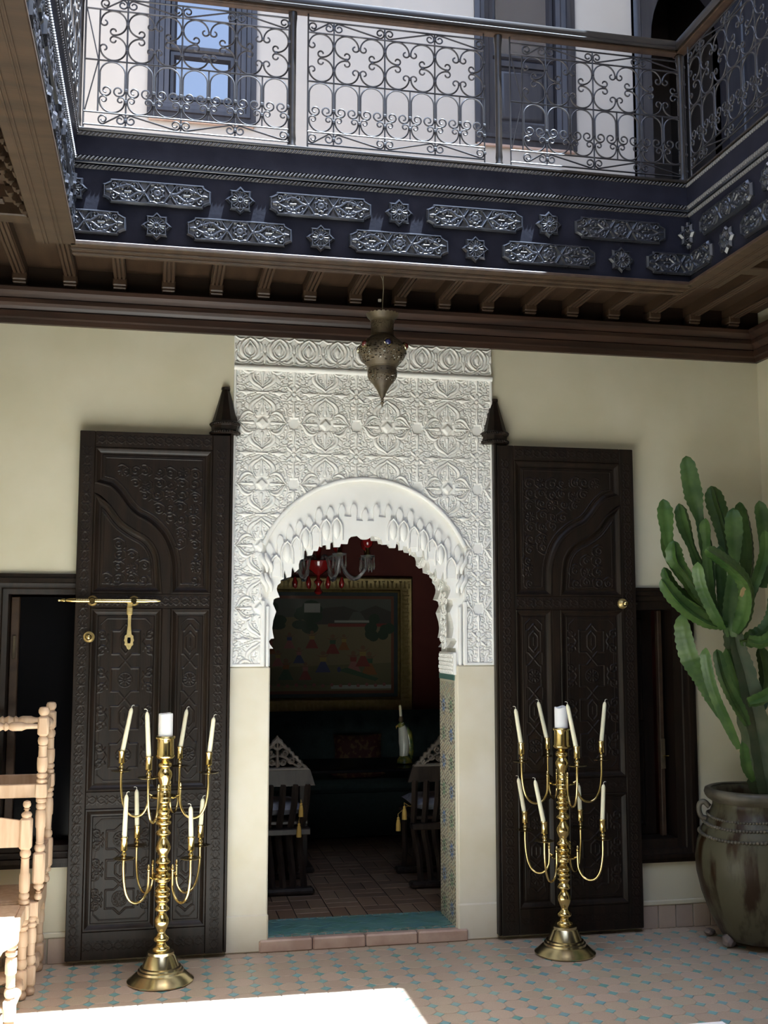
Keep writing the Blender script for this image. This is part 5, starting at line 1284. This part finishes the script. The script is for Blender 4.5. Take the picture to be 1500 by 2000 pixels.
def flat(mi, pts):
    art.cur = mi; o = len(art.v); lay_y[0] -= .00004
    for p in pts: art.v.append((cvx0 + p[0] * cwid, lay_y[0], cvz0 + p[1] * ch_))
    art.f.append(tuple(range(o, o + len(pts)))); art.m.append(mi)
def ell(mi, x, z, a, b, n=12): flat(mi, [(x + a * math.cos(2 * PI * k / n), z + b * math.sin(2 * PI * k / n)) for k in range(n)])
flat(0, [(0, .80), (1, .80), (1, 1), (0, 1)]); flat(3, [(.45, .72), (1, .72), (1, .86), (.9, .93), (.8, .86), (.7, .92), (.58, .9), (.5, .84)])
flat(0, [(.72, .74), (.85, .74), (.8, .86), (.76, .86)]); flat(1, [(0, .06), (1, .06), (1, .3), (0, .24)]); flat(5, [(.6, .695), (1, .695), (1, .73), (.6, .73)]); flat(4, [(.64, .74), (.86, .74), (.86, .765), (.64, .765)])
rr_ = random.Random(4)
for k in range(26): ell(2, rr_.uniform(.02, .55), rr_.uniform(.66, .92), rr_.uniform(.03, .07), rr_.uniform(.04, .08))
for k in range(8): ell(2, rr_.uniform(.86, .99), rr_.uniform(.58, .78), .035, .06)
flat(4, [(.08, .84), (.2, .84), (.2, .95), (.08, .95)]); flat(4, [(.45, .85), (.55, .85), (.55, .95), (.45, .95)])
def person_(x, z, s, mi, mj):
    s *= .8
    flat(mi, [(x - .05 * s, z), (x + .05 * s, z), (x + .012 * s, z + .13 * s), (x - .012 * s, z + .13 * s)]); flat(mj, [(x - .02 * s, z + .12 * s), (x + .02 * s, z + .12 * s), (x + .022 * s, z + .19 * s), (x - .022 * s, z + .19 * s)])
    flat(9, [(x - .05 * s, z + .20 * s), (x - .02 * s, z + .17 * s), (x + .02 * s, z + .17 * s), (x + .05 * s, z + .22 * s), (x + .015 * s, z + .185 * s), (x - .015 * s, z + .185 * s)]); ell(9, x, z + .215 * s, .016 * s, .026 * s)
for (x, z, s, a, b) in ((.10, .42, 1, 6, 8), (.24, .40, 1, 7, 11), (.36, .46, .9, 11, 6), (.50, .46, 1, 5, 8), (.63, .40, 1.1, 5, 10), (.06, .10, 1.1, 7, 8), (.20, .08, 1.1, 6, 5), (.34, .12, 1.2, 10, 7), (.46, .12, 1, 5, 11), (.57, .20, 1.2, 6, 8), (.15, .26, .9, 5, 6), (.29, .27, .9, 11, 8), (.42, .30, .9, 6, 11), (.70, .44, .9, 7, 8), (.76, .20, 1.2, 11, 5), (.86, .17, 1.3, 7, 10), (.82, .26, 1.2, 5, 8)): person_(x, z, s, a, b)
flat(10, [(.66, .22), (.70, .20), (.9, .10), (.92, .13), (.72, .25)]); ell(6, .67, .23, .012, .03)
flat(4, [(.62, .02), (1, .02), (1, .06), (.62, .06)])
for k in range(18): ell(11, .02 + k * .055, .055 + .01 * (k % 2), .012, .02, 6)
art.build('painted_figures', AM, canvas, world=True)
fo = MB()
for k in range(46):
    x = px0 + .03 + k * (px1 - px0 - .06) / 45
    for z in (pz0 + .062, pz1 - .062): fo.box(x - .008, x + .006, RB - .05, RB - .04, z - .032, z + .030 - .02 * (k % 3 == 0)); fo.box(x - .016, x + .012, RB - .05, RB - .04, z + (.02 if k % 2 else -.03), z + (.03 if k % 2 else -.02))
for k in range(26):
    z = pz0 + .12 + k * (pz1 - pz0 - .24) / 25
    fo.box(px1 - .094, px1 - .030 - .02 * (k % 2), RB - .05, RB - .04, z - .006, z + .007); fo.box(px1 - (.05 if k % 2 else .09), px1 - (.04 if k % 2 else .08), RB - .05, RB - .04, z - .02, z + .018)
fo.build('frame_ornament', 'gold_frame', pt, world=True)
# bench sofa
sf = empty('bench_sofa', (1.3, 2.9, .05), 'long dark teal upholstered bench along the back wall inside', 'sofa')
MB().cbox(.0, 2.9, 2.66, RB - .02, .055, .40, .01).build('seat_base', 'sofa_fabric', sf, world=True)
MB().cbox(.0, 2.9, 2.62, RB - .03, .40, .50, .03).build('seat_cushion', 'sofa_fabric', sf, 40, world=True)
bk_ = Relief(2.9, .50, .02, 1.0)
for i in range(18):
    for j in range(3):
        x = -1.37 + i * .16 + (.08 if j % 2 else 0); z = -.16 + j * .16; bk_.H -= .8 * np.exp(-((bk_.X - x) ** 2 + (bk_.Z - z) ** 2) / .0016)
mb_ = bk_.mesh('tufted_back', 'sofa_fabric', .05); link('tufted_back', mb_, sf, (1.45 - 1.3, 3.16 - 2.9, .74 - .05))
MB().box(.0, 2.9, 3.17, RB - .06, .5, .93).build('back_frame', 'sofa_fabric', sf, world=True)
def cushion(p, a, b, t, m, lab, ry=0, rx=0):
    mb = MB(); n = 10
    for sd in (-1, 1):
        for i in range(n + 1):
            for j in range(n + 1):
                u_, v_ = -1 + 2 * i / n, -1 + 2 * j / n; e = ((1 - u_ ** 4) * (1 - v_ ** 4)) ** .5; k_ = 1 - .07 * (1 - abs(u_)) * 1.0 * abs(v_) ** 3
                mb.v.append((a * u_ * (1 - .06 * (1 - v_ * v_) * abs(u_)), sd * t * e, b * v_ * (1 - .06 * (1 - u_ * u_) * abs(v_))))
        o = (0 if sd < 0 else (n + 1) ** 2)
        for i in range(n):
            for j in range(n): q = o + i * (n + 1) + j; mb.f.append((q, q + 1, q + n + 2, q + n + 1)); mb.m.append(0)
    Rm = Matrix.Rotation(rx, 3, 'X'); mb.v = [tuple(Rm @ Vector(v)) for v in mb.v]
    o = tag(mb.build('cushion', m, None, 60, loc=p), lab, 'cushion', 'cushions inside the room')
    return o
cushion((at(700, 1466, 2.98).x, 3.0, .68), .20, .13, .06, 'red_cushion', 'dark red patterned cushion leaning on the teal bench', 0, -.2)
cushion((at(703, 1524, 2.6).x, 2.75, .535), .22, .10, .035, 'red_cushion', 'flat red patterned cushion lying on the teal bench seat', 0, PI / 2)
# table
tb = empty('dining_table', (1.45, 1.6, .05), 'dark thin topped table between the two chairs inside', 'table')
MB().cbox(.86, 2.05, 1.46, 2.12, .70, .722, .005).build('table_top', 'dark_glass', tb, world=True)
for x in (1.92, .98): MB().cbox(x - .03, x + .03, 1.55, 2.0, .09, .70, .006).build('leg_panel', 'room_chair_wood', tb, world=True); MB().cbox(x - .07, x + .07, 1.50, 2.06, .053, .09, .01).build('foot', 'room_chair_wood', tb, world=True)
# parrot candlestick
pq = at(790, 1490, 1.72); pr = empty('parrot_candlestick', (pq.x, 1.72, .722), 'green and white parrot figurine candlestick standing on dark table', 'candlestick')
MB().lathe([(.03, 0), (.055, .006), (.05, .03), (.035, .05), (.03, .055)], 16).build('rocky_base', 'parrot_green', pr, 40)
bp2 = cr([(-.006, 0, .05), (0, 0, .11), (-.004, 0, .18), (-.012, 0, .235), (-.022, 0, .265), (-.03, 0, .285)], 4)
MB().tube(bp2, list(np.interp(np.linspace(0, 1, len(bp2)), [0, .3, .6, .75, .9, 1], [.03, .04, .032, .024, .022, .006])), 12).build('body', 'parrot_white', pr, 60)
MB().tube(cr([(.02, .0, .25), (.035, 0, .17), (.045, 0, .09), (.05, 0, .03)], 4), [.012, .022, .026, .026, .026, .025, .024, .022, .02, .018, .014, .010, .006], 8).build('wing', 'parrot_green', pr, 60)
MB().ball((-.022, 0, .262), .026, 12).build('head', 'parrot_green', pr, 60); MB().tube([(-.044, 0, .262), (-.058, 0, .254), (-.058, 0, .24)], [.009, .006, .002], 8).build('beak', 'tassel_gold', pr, 60)
MB().lathe([(.012, .285), (.018, .30), (.014, .315), (.012, .325)], 12, (-.025, 0, 0)).build('candle_socket', 'old_brass', pr, 40)
cq = empty('taper_candle', (pq.x - .025, 1.72, 1.045), 'short pale candle in the parrot candlestick inside the room', 'candle'); MB().tube([(0, 0, 0), (-.006, 0, .075), (-.007, 0, .08)], [.010, .010, .004], 12).build('wax', 'candle_wax', cq, 50)
# carved folding chairs
cp = [(0, .215), (.012, .195), (.03, .185), (.036, .165), (.05, .158), (.06, .14), (.078, .138), (.085, .118), (.1, .112), (.108, .09), (.13, .084), (.135, .064), (.152, .058), (.158, .038), (.178, .03), (.19, .012), (.205, 0)]
cpp = cp + [(-a, b) for a, b in cp[::-1][:-1]]
CQ = Relief(.42, .43, .0035, .0, True, False)
for (x_, z_, s_) in ((0, .155, .026), (.045, .105, .022), (.085, .06, .022), (.035, .05, .020), (.135, .035, .018)): CQ.up(spiral(x_, z_, s_, s_ * .25, 200, 430, 22), .0062, 1.0, .6)
CQ.up([(0, .03), (0, .21)], [.012, .006, .014, .004], 1.0, .6); CQ.up([(a * .93, b * .93) for a, b in cp], .011, .8, .5); CQ.up([(0, .008), (.2, .008)], .011, .8, .5); CQ.up(cr([(0, .09), (.05, .075), (.11, .03)], 5), .007, .9, .6); CQ.up(cr([(0, .12), (.03, .14), (.06, .125)], 5), .006, .9, .6)
HQ = CQ.H
def crest_mask(X, Z):
    i = np.clip(((X + .21) / .42 * CQ.nx).astype(int), 0, CQ.nx - 1); j = np.clip(((Z + .215) / .43 * CQ.nz).astype(int), 0, CQ.nz - 1)
    return in_poly(X, Z, cpp) & (HQ[j, i] > .04)
CREST = CQ.mesh('carved_crest', 'crest_wood', .012, crest_mask)
def room_chair(x, y, label, rz=0):
    r = empty('folding_chair', (x, y, .055), label, 'chair', 'carved dark chairs inside the room', None, rz)
    cz = .735
    link('carved_crest', CREST, r, (0, -.012, cz)); link('carved_crest', CREST, r, (0, .012, cz), (0, 0, PI))
    MB().prism([(-.235, .64), (.235, .64), (.205, cz), (-.205, cz)], -.014, .014).build('top_board', 'room_chair_wood', r)
    for i in range(6):
        u_ = -.19 + i * .076; y_ = .0
        pth = cr([(u_, -.01, .65), (u_ * .98 - .005, .0, .52), (u_ * .92 - .016, .03, .38), (u_ * .86 - .014, .05, .30), (u_ * .84, .02, .18), (u_ * .86 + .008, -.02, .03)], 4)
        MB().tube(pth, .020, 4, flat=(1, 1, 0)).build('slat', 'room_chair_wood', r, 30)
    MB().cbox(-.21, .21, -.02, .06, .345, .385, .006).build('cross_bar', 'room_chair_wood', r)
    for yy in (-.03, .40): MB().cbox(-.23, .23, yy - .045, yy + .045, .0, .04, .014).build('runner', 'room_chair_wood', r)
    MB().cbox(-.20, .20, .03, .42, .40, .425, .006).build('seat', 'room_chair_wood', r)
    for i in range(6):
        u_ = -.17 + i * .068; MB().tube(cr([(u_, .40, .40), (u_, .38, .28), (u_, .36, .15), (u_, .40, .03)], 3), .018, 4, flat=(1, 1, 0)).build('front_slat', 'room_chair_wood', r, 30)
    return r
lx = at(541, 1500, .98).x; rx_ = at(868, 1500, .98).x
room_chair(lx, .98, 'dark carved chair inside the room, left side of the arch, with pale crest', .0); room_chair(rx_, 1.0, 'dark carved chair inside the room, right side of arch', 0)
gl = cushion((lx, 1.20, .545), .185, .185, .045, 'grey_cushion', 'grey tasselled cushion on the left inner chair behind its slats', 0, PI / 2)
gr = cushion((rx_, 1.22, .545), .185, .185, .045, 'grey_cushion', 'grey tasselled cushion on the right inner chair behind its slats', 0, PI / 2)
def tassel(u, v, y, cu):
    p = at(u, v, y) - cu.location; m_ = MB()
    m_.lathe([(.016, -.07), (.015, -.03), (.010, -.004), (.006, 0)], 10, tuple(p)).ball((p.x, p.y, p.z + .005), .009, 8)
    sx = .178 if p.x > 0 else -.178
    m_.tube([(p.x, p.y, p.z + .01), (p.x, p.y + .01, p.z + .03), (sx * .5 + p.x * .5, p.y * .5 - .09, .0), (sx, -.178, 0)], .002, 5)
    tag(m_.build('tassel', 'tassel_gold', cu, 50), 'gold tassel')
tassel(588, 1572, .95, gl); tassel(584, 1612, .95, gl); tassel(790, 1578, .96, gr); tassel(778, 1600, .96, gr)
# chandelier
cc = at(622, 1110, 1.5); CZ = cc.z
chd = empty('glass_chandelier', (cc.x, 1.5, CZ - .12), 'ruby and clear glass chandelier hanging inside the arch', 'chandelier')
MB().lathe([(.001, -.06), (.02, -.055), (.03, -.04), (.018, -.02), (.012, .0), (.03, .03), (.014, .05), (.012, .07), (.06, .10), (.09, .13), (.095, .17), (.085, .175), (.03, .16), (.015, .20), (.02, .25), (.014, .30), (.012, .38), (.03, .40), (.012, .42), (.010, .50)], 20).build('stem', 'ruby_glass', chd, 50)
MB().tube([(0, 0, .5), (0, 0, 3.2 - (CZ - .12))], .006, 6).build('chain', 'old_brass', chd)
for k in range(8):
    a = 2 * PI * k / 8 + .25; c, s = math.cos(a), math.sin(a)
    pth = cr([(.05, .17), (.10, .20), (.16, .17), (.20, .09), (.26, .05), (.32, .08), (.35, .15), (.355, .18)], 3)
    am = MB().tube([(p[0] * c, p[0] * s, p[1]) for p in pth], .012, 8).build('arm', 'glass', chd, 60)
    ex, ey = .355 * c, .355 * s
    MB().lathe([(.012, .18), (.045, .19), (.05, .20), (.02, .205)], 14, (ex, ey, 0)).build('drip_pan', 'glass', am, 50)
    MB().lathe([(.016, .20), (.018, .215), (.013, .23), (.016, .25)], 12, (ex, ey, 0)).build('ferrule', 'brass', am, 50)
    MB().lathe([(.016, .25), (.032, .265), (.04, .30), (.034, .32), (.042, .35), (.045, .38), (.042, .38), (.03, .33)], 14, (ex, ey, 0)).build('cup', 'ruby_glass', am, 50)
    for j in range(4):
        b2 = j * PI / 2 + a; MB().lathe([(.001, .10), (.008, .12), (.004, .17), (.002, .19)], 6, (ex + .045 * math.cos(b2), ey + .045 * math.sin(b2), 0)).build('crystal_drop', 'glass', am)
    MB().lathe([(.001, -.055), (.014, -.045), (.018, -.02), (.010, .01), (.003, .02)], 8, (.17 * c, .17 * s, .04)).build('ruby_pendant', 'ruby_glass', chd, 50)
# corner of a white low table at the lower right edge of the view
wt = empty('low_table', (1.44, -2.88, 0), 'corner of a white low table at the bottom right edge', 'table')
MB().cbox(1.10, 1.781, -3.22, -2.536, .385, .42, .006).build('table_top', 'cloth_white', wt, world=True)
MB().cbox(1.14, 1.74, -3.18, -2.576, .32, .385, .004).build('apron', 'cloth_white', wt, world=True)
for x in (1.15, 1.73):
    for y in (-3.17, -2.586): MB().cbox(x - .025, x + .025, y - .025, y + .025, 0, .385, .004).build('leg', 'cloth_white', wt, world=True)
